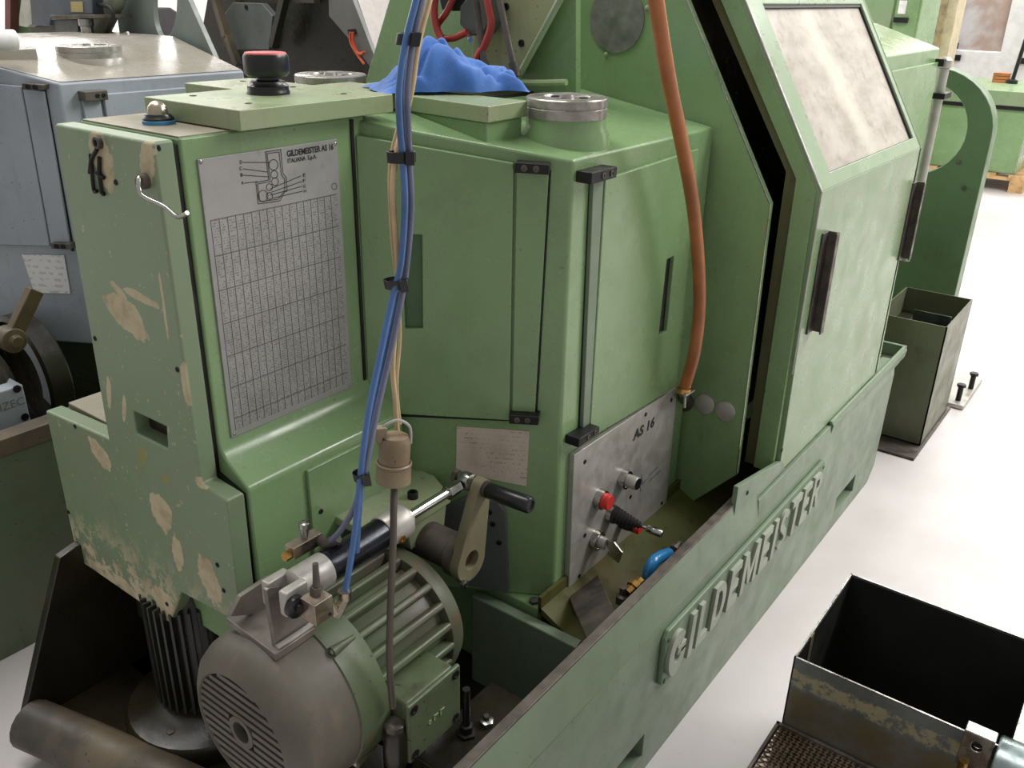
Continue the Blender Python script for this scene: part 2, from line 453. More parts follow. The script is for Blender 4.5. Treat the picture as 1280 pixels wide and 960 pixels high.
# ---- headstock casing with a slanted front facet
A1 = math.radians(60)
C1 = V(1.361, .88, 0); T1 = V(math.cos(A1), -math.sin(A1), 0); N1 = V(-math.sin(A1), -math.cos(A1), 0)
def F1(u, v, off=0.0): return ONP(C1 + N1 * off, N1, u, v)
def casing(name, C, mat, parent, ztop, zslope, zb, xr, yb, dl):
    """faceted casting: slanted facet from corner C over length dl, front face along X to xr, sloped roof"""
    L = C - T1 * dl
    bm = nb()
    b = [V(C.x, C.y, zb), V(L.x, L.y, zb), V(L.x, yb, zb), V(xr, yb, zb), V(xr, C.y, zb)]
    zl = ztop + (L.y - C.y) * zslope
    t = [V(C.x, C.y, ztop), V(L.x, L.y, zl), V(L.x, yb, zl), V(xr, yb, zl), V(xr, L.y, zl), V(xr, C.y, ztop)]
    B = [bm.verts.new(p) for p in b]; T = [bm.verts.new(p) for p in t]
    bm.faces.new((T[0], T[1], T[4], T[5])); bm.faces.new((T[1], T[2], T[3], T[4]))
    bm.faces.new((B[0], B[1], T[1], T[0])); bm.faces.new((B[1], B[2], T[2], T[1])); bm.faces.new((B[2], B[3], T[3], T[2]))
    bm.faces.new((B[3], B[4], T[5], T[4], T[3])); bm.faces.new((B[4], B[0], T[0], T[5])); bm.faces.new(B)
    return obj(name, bm, mat, parent, bevel=.007, seg=3)
cas = casing('headstock_casing', C1, GREEN, M, 1.321, .16, .36, 1.94, 1.70, .402)
fc = ON('Z', .362, 674, 762)
bm = nb(); prism(bm, [V(fc.x, fc.y, .325), V(1.94, fc.y, .325), V(1.94, 1.5, .325), V(fc.x, 1.5, .325)], (0, 0, .037))
bx(bm, (fc.x + .03, fc.y + .02, .1), (1.93, 1.5, .326))
obj('casing_foot', bm, GREEN, M, bevel=.004)
screw(ON('Z', .362, 667, 753), (0, 0, 1), M, .011, .008, DARKSTEEL, 'bolt')
# cross wall of the bed under the casing
bm = nb(); w0 = ON('Z', .345, 611, 755); bx(bm, (w0.x, .665, .1), (w0.x + .028, w0.y + .05, .345))
obj('cross_wall', bm, GREEN_BED, M, 'dark green cross wall of the trough', bevel=.004)
# trough lining in front of the casing
bm = nb(); prism(bm, [V(w0.x + .03, .875, .375), V(w0.x + .03, .668, .27), V(w0.x + .03, .668, .26), V(w0.x + .03, .875, .36)], (1.55, 0, 0))
bx(bm, (w0.x + .03, .87, .26), (2.98, .879, .40))
obj('trough_lining', bm, paint('oily_trough', (80, 84, 46), (72, 63, 34), .6, dirt=(44, 34, 16), dirt_amt=.8, spec=.12), M, 'yellowed oily sheet inside the trough')
# dark steel deflector
q = [ON('Y', .862, 710, 744), ON('Y', .862, 746, 715), ON('Y', .672, 768, 764), ON('Y', .672, 735, 803)]
bm = nb(); nn = (q[1] - q[0]).cross(q[3] - q[0]).normalized();  prism(bm, q, nn * (-.014 if nn.z > 0 else .014))
df = obj('deflector_plate', bm, DARKSTEEL, M, 'dark steel plate leaning in the trough', bevel=.002)
cc = sum(q, V(0, 0, 0)) / 4; nz = nn if nn.z > 0 else -nn
screw(cc + (q[3] - q[0]) * .08, nz, df, .009, .003, STEEL, kind='round')
# roof boss and spindle cap
def spindle_cap(ctr, z0, r, mat, parent, boss=None, bh=.03):
    if boss:
        bm = nb(); lathe(bm, (ctr[0], ctr[1], z0), (0, 0, 1), [(r * 1.14, -.045), (r * 1.08, 0.0), (r * 1.0, .012), (r * .985, bh), (r * .9, bh)], 48)
        obj('spindle_boss', bm, boss, parent)
    z1 = z0 + bh
    bm = nb(); lathe(bm, (ctr[0], ctr[1], z1), (0, 0, 1), [(r, 0), (r, .017), (r * .985, .018), (r * .985, .0195), (r, .0205), (r, .034), (r * .97, .036), (r * .62, .036), (r * .6, .033), (r * .2, .033), (r * .17, .040), (0, .040)], 56)
    c = obj('spindle_cap', bm, mat, parent, 'round two-step turned steel cap')
    for i in range(3):
        t = math.radians(75 + 120 * i); bm = nb()
        cyl(bm, (ctr[0] + math.cos(t) * r * .42, ctr[1] + math.sin(t) * r * .42, z1 + .030), (ctr[0] + math.cos(t) * r * .42, ctr[1] + math.sin(t) * r * .42, z1 + .0342), r * .12, seg=16)
        obj('cap_hole', bm, BLACKM, c)
    return c
rp = ON('Z', 1.425, 709, 113)
spindle_cap((rp.x, rp.y), 1.348, .078, TURNED, M, GREEN, .030)
rp2 = ON('Z', 1.42, 413, 90)
spindle_cap((rp2.x, rp2.y), 1.370, .080, TURNED, M, GREEN, .010)

# ---- door on the slanted facet
HG = BLACK
def door_f1(fn, parent, panel, strip, slot, blocks, mat, th=.010):
    d = None
    bm = nb(); prism(bm, [fn(*p, th) for p in panel], -N1 * th, [[fn(*p, th) for p in slot]] if slot else ())
    d = obj('door', bm, mat, parent, bevel=.003)
    bm = nb(); prism(bm, [fn(*p, th * .85) for p in strip], -N1 * th * .9)
    obj('hinge_strip', bm, mat, d, bevel=.0015)
    if slot:
        bm = nb(); prism(bm, [fn(*p, .0012) for p in slot], -N1 * .001)
        obj('grip_recess', bm, GREEN_DK, d)
    for b in blocks:
        bm = nb(); prism(bm, [fn(*p, .030) for p in b], -N1 * .030)
        hb = obj('hinge_block', bm, BLACKM, d, 'black hinge block with two socket screws', bevel=.002)
        for s in (.27, .62):
            pt = (fn(*b[0], .030) * (1 - s) + fn(*b[1], .030) * s + fn(*b[3], .030) * (1 - s) + fn(*b[2], .030) * s) / 2
            screw(pt, N1, hb, .0058, .0022, DARKSTEEL, kind='sock')
    return d
door_f1(F1, M, [(444, 169), (642, 204), (637, 526), (461, 516)], [(646, 208), (686, 214), (668, 526), (640, 525)],
        [(503, 294), (527, 294), (528, 411), (506, 411)],
        [[(644, 203), (687, 206), (686, 219), (643, 216)], [(637, 519), (674, 521), (673, 532), (636, 530)]], GREEN)
bm = nb(); prism(bm, [F1(*p, .0014) for p in ((685, 212), (689, 213), (671, 528), (667, 527))], -N1 * .001); obj('door_gap', bm, BLACKM, cas)
bm = nb(); prism(bm, [F1(*p, .0014) for p in ((461, 514), (668, 524), (668, 528), (461, 519))], -N1 * .001); obj('door_gap', bm, BLACKM, cas)
# groove between casing facet and chart box, thin data plate below the door
bm = nb(); prism(bm, [F1(*p, .002) for p in ((571, 533), (662, 539), (658, 608), (570, 590))], -N1 * .0018)
k = NT('worn_data_plate')
xx = k.sep(); ln = k.math('FRACT', k.math('MULTIPLY', xx[2], 95)); ln = k.ramp(ln, .72, .78)
tx = k.math('MULTIPLY', ln, k.ramp(k.noise(160, 1), .5, .56)); tx = k.math('MULTIPLY', tx, k.ramp(k.noise(9, 3), .45, .6))
dpm = k.out(k.mix(k.math('MULTIPLY', tx, .55), k.mix(k.ramp(k.noise(20, 5), .4, .7), srgb(196, 182, 170), srgb(180, 166, 152)), srgb(96, 84, 74)), .55, .1)
obj('data_plate', bm, dpm, M, 'small blank-looking faded data plate below the slanted door')
# ---- front door along the bed
YD = .88
bm = nb()
pan2 = [(757, 224), (874, 186), (846, 484), (737, 549)]
prism(bm, PL('Y', YD - .012, pan2), (0, .012, 0), [PL('Y', YD - .012, [(834, 325), (843, 320), (834, 414), (824, 418)])])
d2 = obj('door', bm, GREEN, M, bevel=.003)
bm = nb(); prism(bm, PL('Y', YD - .002, [(833, 324), (844, 319), (835, 415), (823, 419)]), (0, .0015, 0))
obj('grip_recess', bm, BLACKM, d2)
bm = nb(); prism(bm, PL('Y', YD - .010, [(742, 228), (755, 224), (736, 549), (728, 554)]), (0, .010, 0))
obj('hinge_strip', bm, GREEN_BED, d2, bevel=.0015)
bm = nb(); prism(bm, PL('Y', YD - .0015, [(737, 222), (742, 222), (728, 556), (722, 558)]), (0, .0012, 0))
obj('door_gap', bm, BLACKM, d2)
for b in ([(740, 216), (772, 208), (771, 222), (739, 231)], [(724, 549), (750, 533), (749, 541), (723, 560)]):
    bm = nb(); prism(bm, PL('Y', YD - .034, b), (0, .034, 0))
    hb = obj('hinge_block', bm, BLACKM, d2, 'black hinge block with two socket screws', bevel=.002)
    P = PL('Y', YD - .034, b)
    for s in (.45, .78):
        screw((P[0] * (1 - s) + P[1] * s + P[3] * (1 - s) + P[2] * s) / 2, (0, -1, 0), hb, .0058, .0022, DARKSTEEL, kind='sock')

# ---- control panel
YP = YD - .014
bm = nb(); prism(bm, PL('Y', YP, [(718, 569), (847, 483), (831, 653), (711, 736)]), (0, .0138, 0))
cp = obj('control_panel', bm, ALU, M, 'brushed aluminium control panel marked AS 16', bevel=.0015)
for p in ((731, 577), (807, 518), (839, 500), (827, 629), (731, 669), (724, 720), (788, 621)):
    screw(ON('Y', YP, *p), (0, -1, 0), cp, .0052, .0015, BLACKM, kind='sock')
t0 = ON('Y', YP - .0006, 791, 552); t1 = ON('Y', YP - .0006, 818, 528)
bm = text_bm('AS 16', .034, t0 + V(.004, 0, .002), (1, 0, 0), (0, 0, 1), depth=.0003, bold=.0012, space=1.05, shear=.1)
xs = [v.co.x for v in bm.verts]; s_ = (t1.x - t0.x) / (max(xs) - min(xs))
for v in bm.verts: v.co.x = t0.x + (v.co.x - min(xs)) * s_
obj('panel_lettering', bm, INK, cp, 'black AS 16 lettering')
# small engraved marks beside the selector
def ribbon(bm, pts, w, nrm):
    nrm = Vector(nrm)
    for a, b in zip(pts, pts[1:]):
        d = (b - a); s = d.cross(nrm).normalized() * (w / 2); e = d.normalized() * (w * .3)
        bm.faces.new([bm.verts.new(x) for x in (a - s - e, a + s - e, b + s + e, b - s + e)])
bm = nb()
for line in (((802, 593), (803, 605), (808, 599)), ((800, 607), (801, 614)), ((812, 601), (826, 588)), ((812, 594), (822, 584))):
    ribbon(bm, PL('Y', YP - .0008, line), .0016, (0, -1, 0))
obj('engraved_mark', bm, INK, cp)
def collar(ctr, r=.0225, d=.015):
    bm = nb(); lathe(bm, ctr, (0, -1, 0), [(r * 1.06, 0), (r * 1.06, d * .5), (r, d), (r * .8, d), (r * .8, d * .6)], 28)
    return bm
c0 = ON('Y', YP, 778, 598)
sw = obj('selector_switch', collar(c0), STEEL, cp, 'steel-collared push switch with a black face'); 
bm = nb(); lathe(bm, c0, (0, -1, 0), [(.016, .010), (.016, .038), (.014, .041), (0, .041)], 24); obj('switch_body', bm, ALU, cp)
bm = nb(); lathe(bm, c0, (0, -1, 0), [(.0138, .0405), (.0138, .043), (0, .043)], 24); obj('switch_face', bm, BLACK, cp)
c0 = ON('Y', YP, 748, 623)
obj('button_collar', collar(c0), STEEL, cp)
bm = nb(); lathe(bm, c0, (0, -1, 0), [(.019, .010), (.019, .020), (.018, .021), (.018, .029), (.0165, .032), (0, .033)], 26); obj('stop_button', bm, RED, cp, 'red push button with a steel collar')
c0 = ON('Y', YP, 762, 641)
obj('joystick_collar', collar(c0, .0215, .013), STEEL, cp)
bm = nb(); ax = V(.12, -1, -.10).normalized(); prof = [(.0205, .010)]
for i in range(8):
    r = .0210 - i * .0017; h = .015 + i * .0083
    prof += [(r, h), (r, h + .0032), (r - .0035, h + .0045), (r - .0035, h + .0070)]
prof += [(.0045, .084), (0, .084)]
lathe(bm, c0, ax, prof, 22); obj('joystick_boot', bm, RUBBER, cp, 'ribbed black rubber bellows of the joystick')
bm = nb(); cyl(bm, c0 + ax * .080, c0 + ax * .096, .0045, seg=12); lathe(bm, c0 + ax * .094, ax, [(.0075, 0), (.009, .003), (.009, .036), (.0075, .038), (.0045, .0375), (0, .0375)], 18)
obj('joystick_tip', bm, STEEL, cp)
c0 = ON('Y', YP, 777, 652)
bm = nb(); lathe(bm, c0, (0, -1, 0), [(.016, 0), (.016, .022), (.0145, .025), (.0145, .040), (0, .040)], 20); obj('button_body', bm, BLACK, cp)
bm = nb(); lathe(bm, c0, (0, -1, 0), [(.0145, .040), (.0145, .048), (.0115, .052), (0, .052)], 20); obj('red_button', bm, RED, cp, 'small red button half hidden below the joystick')
c0 = ON('Y', YP, 743, 674)
obj('key_collar', collar(c0), STEEL, cp)
bm = nb(); lathe(bm, c0, (0, -1, 0), [(.0145, .010), (.0145, .032), (0, .032)], 22)
obj('key_barrel', bm, ALU, cp)
bm = nb(); kb = c0 + V(0, -.032, 0)
prism(bm, [kb + V(-.002, 0, .013), kb + V(-.002, -.003, -.008), kb + V(-.002, -.010, -.010), kb + V(-.002, -.005, -.022), kb + V(-.002, -.036, -.036), kb + V(-.002, -.043, -.004), kb + V(-.002, -.020, .014)], (.004, 0, 0))
obj('key', bm, STEEL, cp, 'grey metal key lever')

# ---- chart box, ledge and peeling end cover
YC = 1.22
bm = nb()
prof = [(1.22, 1.385), (1.22, .868), (1.216, .853), (1.204, .838), (1.160, .808), (1.152, .802), (1.150, .794), (1.150, .40), (1.5, .40), (1.5, 1.385)]
prism(bm, [V(.795, y, z) for y, z in prof], (.385, 0, 0))
gb = obj('gear_box', bm, GREEN, M, bevel=.005, seg=3)
bm = nb(); bx(bm, (.795, 1.5, .40), (1.18, 1.745, .79)); obj('rear_box', bm, BEIGEDUST, gb, 'dusty beige rear shelf of the gear box', bevel=.003)
bm = nb(); bx(bm, (.797, 1.224, 1.3845), (1.17, 1.495, 1.3865)); obj('box_top', bm, BEIGEDUST, gb, 'dusty grey-brown top of the chart box')
bm = nb(); bx(bm, (1.142, 1.2165, .87), (1.149, 1.2195, 1.38))
obj('joint_line', bm, BLACKM, gb)
bm = nb(); bx(bm, (1.06, 1.148, .44), (1.26, 1.3, .66))
obj('gear_box_skirt', bm, GREEN, gb, bevel=.003)
# access panel under the ledge
bm = nb(); P = PL('Y', 1.142, [(385, 589), (446, 553)]); bx(bm, (P[0].x, 1.142, .52), (P[0].x + .24, 1.150, P[0].z))
ap = obj('access_panel', bm, GREEN, M, 'plain rectangular access panel under the ledge', bevel=.002)
for s in ((401, 639), (462, 640)): screw(ON('Y', 1.142, *s), (0, -1, 0), ap, .005, .002, BLACKM, kind='sock')
# end cover
XE = .75
def ec(u, v): return ON('X', XE, u, v)
outl = [(1.497, 1.384), (1.22, 1.384), (1.22, .806), (1.150, .800), (1.156, .53), (1.200, .531), (1.342, .519), (1.406, .414), (1.752, .415), (1.752, .786), (1.51, .80)]
slot = [(165, 514), (207, 534), (209, 561), (169, 541)]
bm = nb(); prism(bm, [V(XE, y, z) for y, z in outl], (.036, 0, 0), [[ec(*p) for p in slot]])

def peel_mat():
    k = NT('peeling_green_enamel')
    a = k.mix(k.ramp(k.noise(4, 4), .35, .7), srgb(118, 140, 110), srgb(124, 136, 110))
    g = k.ramp(k.noise(9, 8, .72), .55, .8, 0, .3); a = k.mix(g, a, srgb(92, 88, 62))
    nz = k.math('ADD', k.math('MULTIPLY', k.noise(16, 2, .5), .6), k.math('MULTIPLY', k.noise(60, 6, .75), .4)); wob = k.math('MULTIPLY', k.math('SUBTRACT', nz, .5), 2.3)
    mask = None
    blobs = [((150, 166), (.16, .005), 0), ((128, 198), (.026, .052), -.1), ((95, 685), (.012, .03), 0), ((110, 712), (.03, .016), .4), ((136, 226), (.012, .024), 0), ((184, 205), (.020, .036), .3), ((202, 235), (.006, .05), 0),
             ((157, 394), (.060, .032), .35), ((176, 372), (.050, .008), .1), ((146, 361), (.030, .008), .45), ((205, 385), (.004, .06), .02),
             ((200, 642), (.034, .040), .5), ((123, 566), (.044, .022), .45), ((87, 655), (.008, .06), 0), ((160, 738), (.06, .022), .35), ((204, 752), (.045, .032), .1),
             ((222, 690), (.016, .05), .1), ((262, 722), (.03, .05), 0), ((136, 490), (.008, .04), .2), ((155, 512), (.006, .03), .3), ((232, 482), (.010, .04), 0), ((252, 604), (.018, .012), 0)]
    for (u, v), (sy, sz), rt in blobs:
        p = ec(u, v)
        mp = k.mapping((0, p.y, p.z), (rt, 0, 0), (10.0, sy, sz))
        ln = k.n('ShaderNodeVectorMath', operation='LENGTH'); k.l(mp, ln.inputs[0])
        d = k.math('ADD', ln.outputs['Value'], wob)
        x = k.ramp(d, 1.02, .96)
        mask = x if mask is None else k.math('MAXIMUM', mask, x)
    yy = k.sep()
    low = k.math('MULTIPLY', k.ramp(yy[2], .62, .44), k.ramp(k.noise(26, 6, .75), .50, .54))
    mask = k.math('MAXIMUM', mask, low)
    sp = k.ramp(k.noise(70, 3, .6), .66, .685); mask = k.math('MAXIMUM', mask, k.math('MULTIPLY', sp, .7))
    sc_ = k.ramp(k.noise(9, 4, .6, k.mapping(rot=(.5, 0, 0), sc=(1, .5, .06))), .70, .715); mask = k.math('MAXIMUM', mask, k.math('MULTIPLY', sc_, .55))
    mask = k.math('MULTIPLY', mask, k.ramp(yy[0], XE + .007, XE + .003))
    fill = k.mix(k.ramp(k.noise(30, 4), .4, .7), srgb(186, 176, 146), srgb(166, 152, 122))
    c = k.mix(mask, a, fill)
    # yellow chalk marks
    ym = None
    for (u, v), (sy, sz) in (((178, 570), (.016, .02)), ((207, 600), (.016, .018)), ((176, 582), (.02, .006))):
        p = ec(u, v); mp = k.mapping((0, p.y, p.z), (.4, 0, 0), (10, sy, sz))
        ln = k.n('ShaderNodeVectorMath', operation='LENGTH'); k.l(mp, ln.inputs[0])
        x = k.ramp(k.math('ADD', ln.outputs['Value'], k.math('MULTIPLY', wob, 2.2)), 1, .8, 0, .6); ym = x if ym is None else k.math('MAXIMUM', ym, x)
    c = k.mix(ym, c, srgb(150, 138, 50))
    h = k.math('SUBTRACT', k.math('MULTIPLY', k.noise(40, 3), .3), mask); k.bump(h, .25, .002)
    return k.out(c, k.math('ADD', k.math('MULTIPLY', mask, .35), .42), 0.0)
PEEL = peel_mat()
ecv = obj('end_cover', bm, PEEL, M, 'green end cover with flaking paint over beige filler', bevel=.005, seg=3)
bm = nb(); prism(bm, [V(.7865, y, z) for y, z in ((1.49, 1.375), (1.226, 1.375), (1.226, .81), (1.158, .79), (1.162, .54), (1.5, .54))], (.0085, 0, 0))
obj('cover_gap', bm, BLACKM, ecv)
bm = nb(); c = sum([ec(*p) for p in slot], V(0, 0, 0)) / 4; bx(bm, (XE + .030, c.y - .09, c.z - .06), (XE + .034, c.y + .09, c.z + .06)); obj('slot_back', bm, OILY, ecv)
for p in ((119, 423), (222, 462), (86, 640), (94, 533), (209, 755), (280, 738), (272, 706), (199, 185), (145, 228)):
    screw(ec(*p), (-1, 0, 0), ecv, .0048, .0015, BLACKM, kind='sock')
# wing clip with two dangling dark legs
bm = nb(); screw(ec(125, 178), (-1, 0, 0), ecv, .010, .008, DARKSTEEL, name='clip_screw', kind='sock')
for line in (((124, 186), (117, 200), (115, 216)), ((116, 192), (120, 236), (124, 238)), ((127, 196), (127, 214), (130, 240), (133, 242)), ((124, 216), (133, 222))):
    tube(bm, [ec(*p) + V(-.004, 0, 0) for p in line], .0032, 8, 3)
obj('wire_clip', bm, BLACKM, ecv, 'blackened wire clip hanging from a screw')
hk = [ec(180, 222) + V(.0, 0, 0), ec(186, 221) + V(-.016, 0, 0), ec(192, 240) + V(-.022, -.004, 0), ON('X', .735, 205, 258), ON('X', .735, 222, 271), ON('X', .735, 234, 266)]
bm = nb(); tube(bm, hk, .0034, 10, 6); obj('wire_hook', bm, STEEL, ecv, 'bent bright wire hook')
bm = nb(); lathe(bm, ec(183, 226), (-1, 0, 0), [(.012, 0), (.012, .012), (.006, .016), (0, .016)], 16); obj('hook_eye', bm, DARKSTEEL, ecv)
# ---- chart plate
YT = YC - .0035
pc = PL('Y', YT, [(246, 198), (422, 175), (440, 490), (290, 540)])
X0 = (pc[0].x + pc[3].x) / 2; X1 = (pc[1].x + pc[2].x) / 2; ZT = (pc[0].z + pc[1].z) / 2; ZB = (pc[2].z + pc[3].z) / 2
bm = nb(); bx(bm, (X0, YT, ZB), (X1, YC, ZT))
k = NT('printed_chart_plate')
s = k.sep(); zt = ON('Y', YT, 340, 259).z; tw = (X1 - X0) * .94; tx0 = X0 + (X1 - X0) * .03
u = k.math('DIVIDE', k.math('SUBTRACT', s[0], tx0), tw); v = k.math('DIVIDE', k.math('SUBTRACT', zt, s[2]), zt - ZB - .012)
inside = k.math('MULTIPLY', k.math('MULTIPLY', k.math('GREATER_THAN', u, 0.0), k.math('LESS_THAN', u, 1.0)), k.math('MULTIPLY', k.math('GREATER_THAN', v, 0.0), k.math('LESS_THAN', v, 1.0)))
fu = k.math('FRACT', k.math('MULTIPLY', u, 17.0)); vl = k.math('LESS_THAN', fu, .11)
fv = k.math('FRACT', k.math('MULTIPLY', v, 84.0)); rows = k.math('LESS_THAN', k.math('ABSOLUTE', k.math('SUBTRACT', fv, .5)), .26)
# figures: short ticks inside each cell
tick = k.n('ShaderNodeTexWhiteNoise', noise_dimensions='2D'); cmb = k.n('ShaderNodeCombineXYZ')
k.l(k.math('FLOOR', k.math('MULTIPLY', u, 17.0 * 7)), cmb.inputs[0]); k.l(k.math('FLOOR', k.math('MULTIPLY', v, 84.0)), cmb.inputs[1]); k.l(cmb.outputs[0], tick.inputs['Vector'])
fig = k.math('MULTIPLY', rows, k.math('GREATER_THAN', tick.outputs['Value'], .5)); fig = k.math('MULTIPLY', fig, k.math('GREATER_THAN', fu, .22))
hl_ = k.math('LESS_THAN', k.math('FRACT', k.math('MULTIPLY', v, 6.4)), .03)
pr_ = k.math('MAXIMUM', k.math('MULTIPLY', vl, .8), k.math('MAXIMUM', k.math('MULTIPLY', fig, .42), k.math('MULTIPLY', hl_, .7)))
pr_ = k.math('MULTIPLY', pr_, inside)
base = k.mix(k.ramp(k.noise(9, 6), .4, .7), srgb(158, 158, 157), srgb(146, 146, 143))
base = k.mix(k.ramp(k.noise(70, 3), .62, .72, 0, .3), base, srgb(120, 116, 108))
cpm = k.out(k.mix(pr_, base, srgb(44, 44, 42)), .42, .35)
ch = obj('chart_plate', bm, cpm, M, 'large aluminium gear chart plate with printed table and diagram', bevel=.0008)
YI = YT - .0006
def ci(*pts): return PL('Y', YI, pts)
bm = nb()
segs = [((332, 190), (351, 187), (354, 217)), ((332, 190), (336, 225), (320, 228), (323, 255), (350, 251), (356, 240), (359, 239), (358, 222), (354, 217)),
        ((334, 192), (349, 190), (352, 219), (356, 224), (356, 238), (348, 249), (325, 252), (322, 230), (338, 227), (334, 192)),
        ((304, 203), (338, 203)), ((304, 211), (334, 215)), ((305, 219), (336, 221)), ((306, 229), (322, 227)),
        ((376, 220), (338, 236)), ((377, 227), (340, 240)), ((377, 233), (338, 244)), ((378, 239), (340, 248))]
for sg in segs: ribbon(bm, ci(*sg), .0011, (0, -1, 0))
for (u_, v_), r_ in (((342, 206), 6), ((343, 218), 4.5), ((344, 227), 4.5), ((329, 245), 6.5), ((337, 234), 4), ((337, 245), 4)):
    ribbon(bm, ci(*[(u_ + math.cos(t) * r_ * .95, v_ + math.sin(t) * r_ * 1.1) for t in [i * math.pi / 8 for i in range(17)]]), .0010, (0, -1, 0))
obj('gear_diagram', bm, INK, ch, 'printed line drawing of the change gears')
bm = nb(); ribbon(bm, ci(*[(418 + math.cos(t) * 3.3, 233 + math.sin(t) * 3.9) for t in [i * math.pi / 8 for i in range(17)]]), .0010, (0, -1, 0)); obj('printed_ring', bm, INK, ch)
def fitted(s, a, b, size, ax0, par, name='plate_lettering', mat=INK, bold=.0005):
    A = ON('Y', YI, *a); B = ON('Y', YI, *b)
    bm = text_bm(s, size, A, (1, 0, 0), (0, 0, 1), bold=bold); xs = [v.co.x for v in bm.verts]; f = (B.x - A.x) / (max(xs) - min(xs)); m = min(xs)
    for v in bm.verts: v.co.x = A.x + (v.co.x - m) * f; v.co.y = YI
    return obj(name, bm, mat, par)
fitted('GILDEMEISTER AS 16', (359, 196), (417, 187), .0140, 0, ch)
fitted('ITALIANA  S.p.A.', (360, 204), (396, 198), .0105, 0, ch, bold=.0002)
for s_, p, q_ in (('D', (300, 205), (303, 204)), ('C', (300, 213), (303, 212)), ('B', (301, 221), (304, 220)), ('A', (302, 231), (305, 230)),
                  ('E', (379, 221), (382, 220)), ('F', (379, 228), (382, 227)), ('G', (379, 235), (382, 234)), ('H', (380, 241), (383, 240))):
    fitted(s_, p, q_, .008, 0, ch, bold=.0001)
for p in (pc[0] + V(.006, 0, -.006), pc[1] + V(-.006, 0, -.006), V(X0 + .006, YT, ZB + .006), V(X1 - .006, YT, ZB + .006), V((X0 + X1) / 2, YT, (ZT * .44 + ZB * .56))):
    screw(p, (0, -1, 0), ch, .0032, .0018, STEEL, name='rivet', kind='round')
# ---- top slabs
bm = nb()
prism(bm, [V(.885, 1.19, 1.388), V(1.225, 1.19, 1.388), V(1.225, 1.60, 1.388), V(1.07, 1.60, 1.388), V(1.07, 1.446, 1.388), V(.885, 1.446, 1.388)], (0, 0, .032))
ts = obj('top_slab', bm, GREEN_TOP, M, 'worn green slab capping the chart box', bevel=.002)
for x, y in ((.95, 1.25), (.95, 1.40), (1.16, 1.25), (1.17, 1.40), (1.17, 1.55)): screw((x, y, 1.4199), (0, 0, 1), ts, .006, .0012, DARKSTEEL, kind='sock')
z2 = 1.408; A = ON('Z', z2, 493, 117); B = ON('Z', z2, 610, 133); Cc = ON('Z', z2, 652, 126)
s2_ = [V(A.x, A.y, z2 - .029), V(B.x, B.y, z2 - .029), V(Cc.x + .012, B.y + .004, z2 - .029), V(Cc.x + .012, 1.5, z2 - .029), V(1.232, 1.5, z2 - .029), V(1.232, A.y, z2 - .029)]
bm = nb(); prism(bm, [V(A.x + .006, A.y + .01, 1.325), V(B.x + .006, B.y + .008, 1.325), V(Cc.x + .004, B.y + .010, 1.325), V(Cc.x + .004, 1.5, 1.325), V(1.24, 1.5, 1.325), V(1.24, A.y + .01, 1.325)], (0, 0, z2 - .029 - 1.325)); obj('roof_pad', bm, GREEN, M, bevel=.004)
bm = nb(); prism(bm, s2_, (0, 0, .029))
obj('top_slab', bm, GREEN_TOP, M, 'worn green slab on the casing roof under the rag', bevel=.002)
# black filler cap with red top
c = ON('Z', 1.42, 336, 117); fcup = c
bm = nb(); lathe(bm, c, (0, 0, 1), [(.038, 0), (.038, .004), (.0365, .006), (.0365, .014), (.031, .018), (.030, .022)], 12)
lathe(bm, c, (0, 0, 1), [(.024, .020), (.019, .024), (.019, .032)], 28)
cap = obj('filler_cap', bm, BLACK, M, 'black plastic filler cap with a red top')
bm = nb(); lathe(bm, c, (0, 0, 1), [(.034, .030), (.0385, .034), (.0395, .040), (.0395, .062), (.037, .067), (.033, .067)], 36); obj('cap_head', bm, BLACK, cap)
bm = nb(); lathe(bm, c, (0, 0, 1), [(.037, .0655), (.035, .0695), (.02, .0705), (0, .0705)], 36); obj('cap_disc', bm, plain('faded_red_plastic', (210, 96, 96), .45), cap, 'faded red disc on the cap')
# blue-ringed dome
c = ON('Z', 1.386, 199, 155)
bm = nb(); lathe(bm, c, (0, 0, 1), [(.026, 0), (.026, .006), (.024, .008)], 28); dm = obj('dome_seal', bm, plain('blue_seal', (62, 132, 176), .5), M, 'blue sealing ring under the dome')
bm = nb(); lathe(bm, c, (0, 0, 1), [(.025, .006), (.025, .010), (.021, .014), (.020, .016)], 28); obj('dome_ring', bm, BLACK, dm)
bm = nb(); lathe(bm, c, (0, 0, 1), [(.0165, .014), (.0165, .020), (.0145, .028), (.009, .034), (.004, .0362), (0, .0365)], 28); obj('dome', bm, metal('old_nickel', (190, 180, 160), .3, spots=.2), dm, 'old nickel dome')

# ---- upright plate between headstock and hood
XU = 1.95
A = ON('X', XU, 811, -120); B = ON('X', XU, 963, 255); Cc = ON('X', XU, 920, 594); D = ON('X', XU, 842, 642)
bm = nb(); prism(bm, [A, B, Cc, D, V(XU, .92, .25), V(XU, 1.318, .25), V(XU, 1.318, A.z)], (.018, 0, 0))
up = obj('upright_plate', bm, GREEN, M, 'tall green upright plate with a slanted front edge', bevel=.002)
bm = nb(); tube(bm, [A + V(-.0005, 0, 0), B + V(-.0005, 0, 0)], .0022, 6, 0); tube(bm, [B + V(-.0005, 0, 0), Cc + V(-.0005, 0, 0)], .0016, 6, 0); obj('bare_edge', bm, STEEL, up, 'bare bright edge of the upright')
c = ON('X', XU, 771, 24)
bm = nb(); lathe(bm, c, (-1, 0, 0), [(.074, 0), (.074, .003), (0, .003)], 48); obj('round_cover', bm, metal('oxidised_zinc', (140, 140, 136), .5, c2=(112, 112, 108), spots=.3, metallic=.6), up, 'round oxidised grey cover')
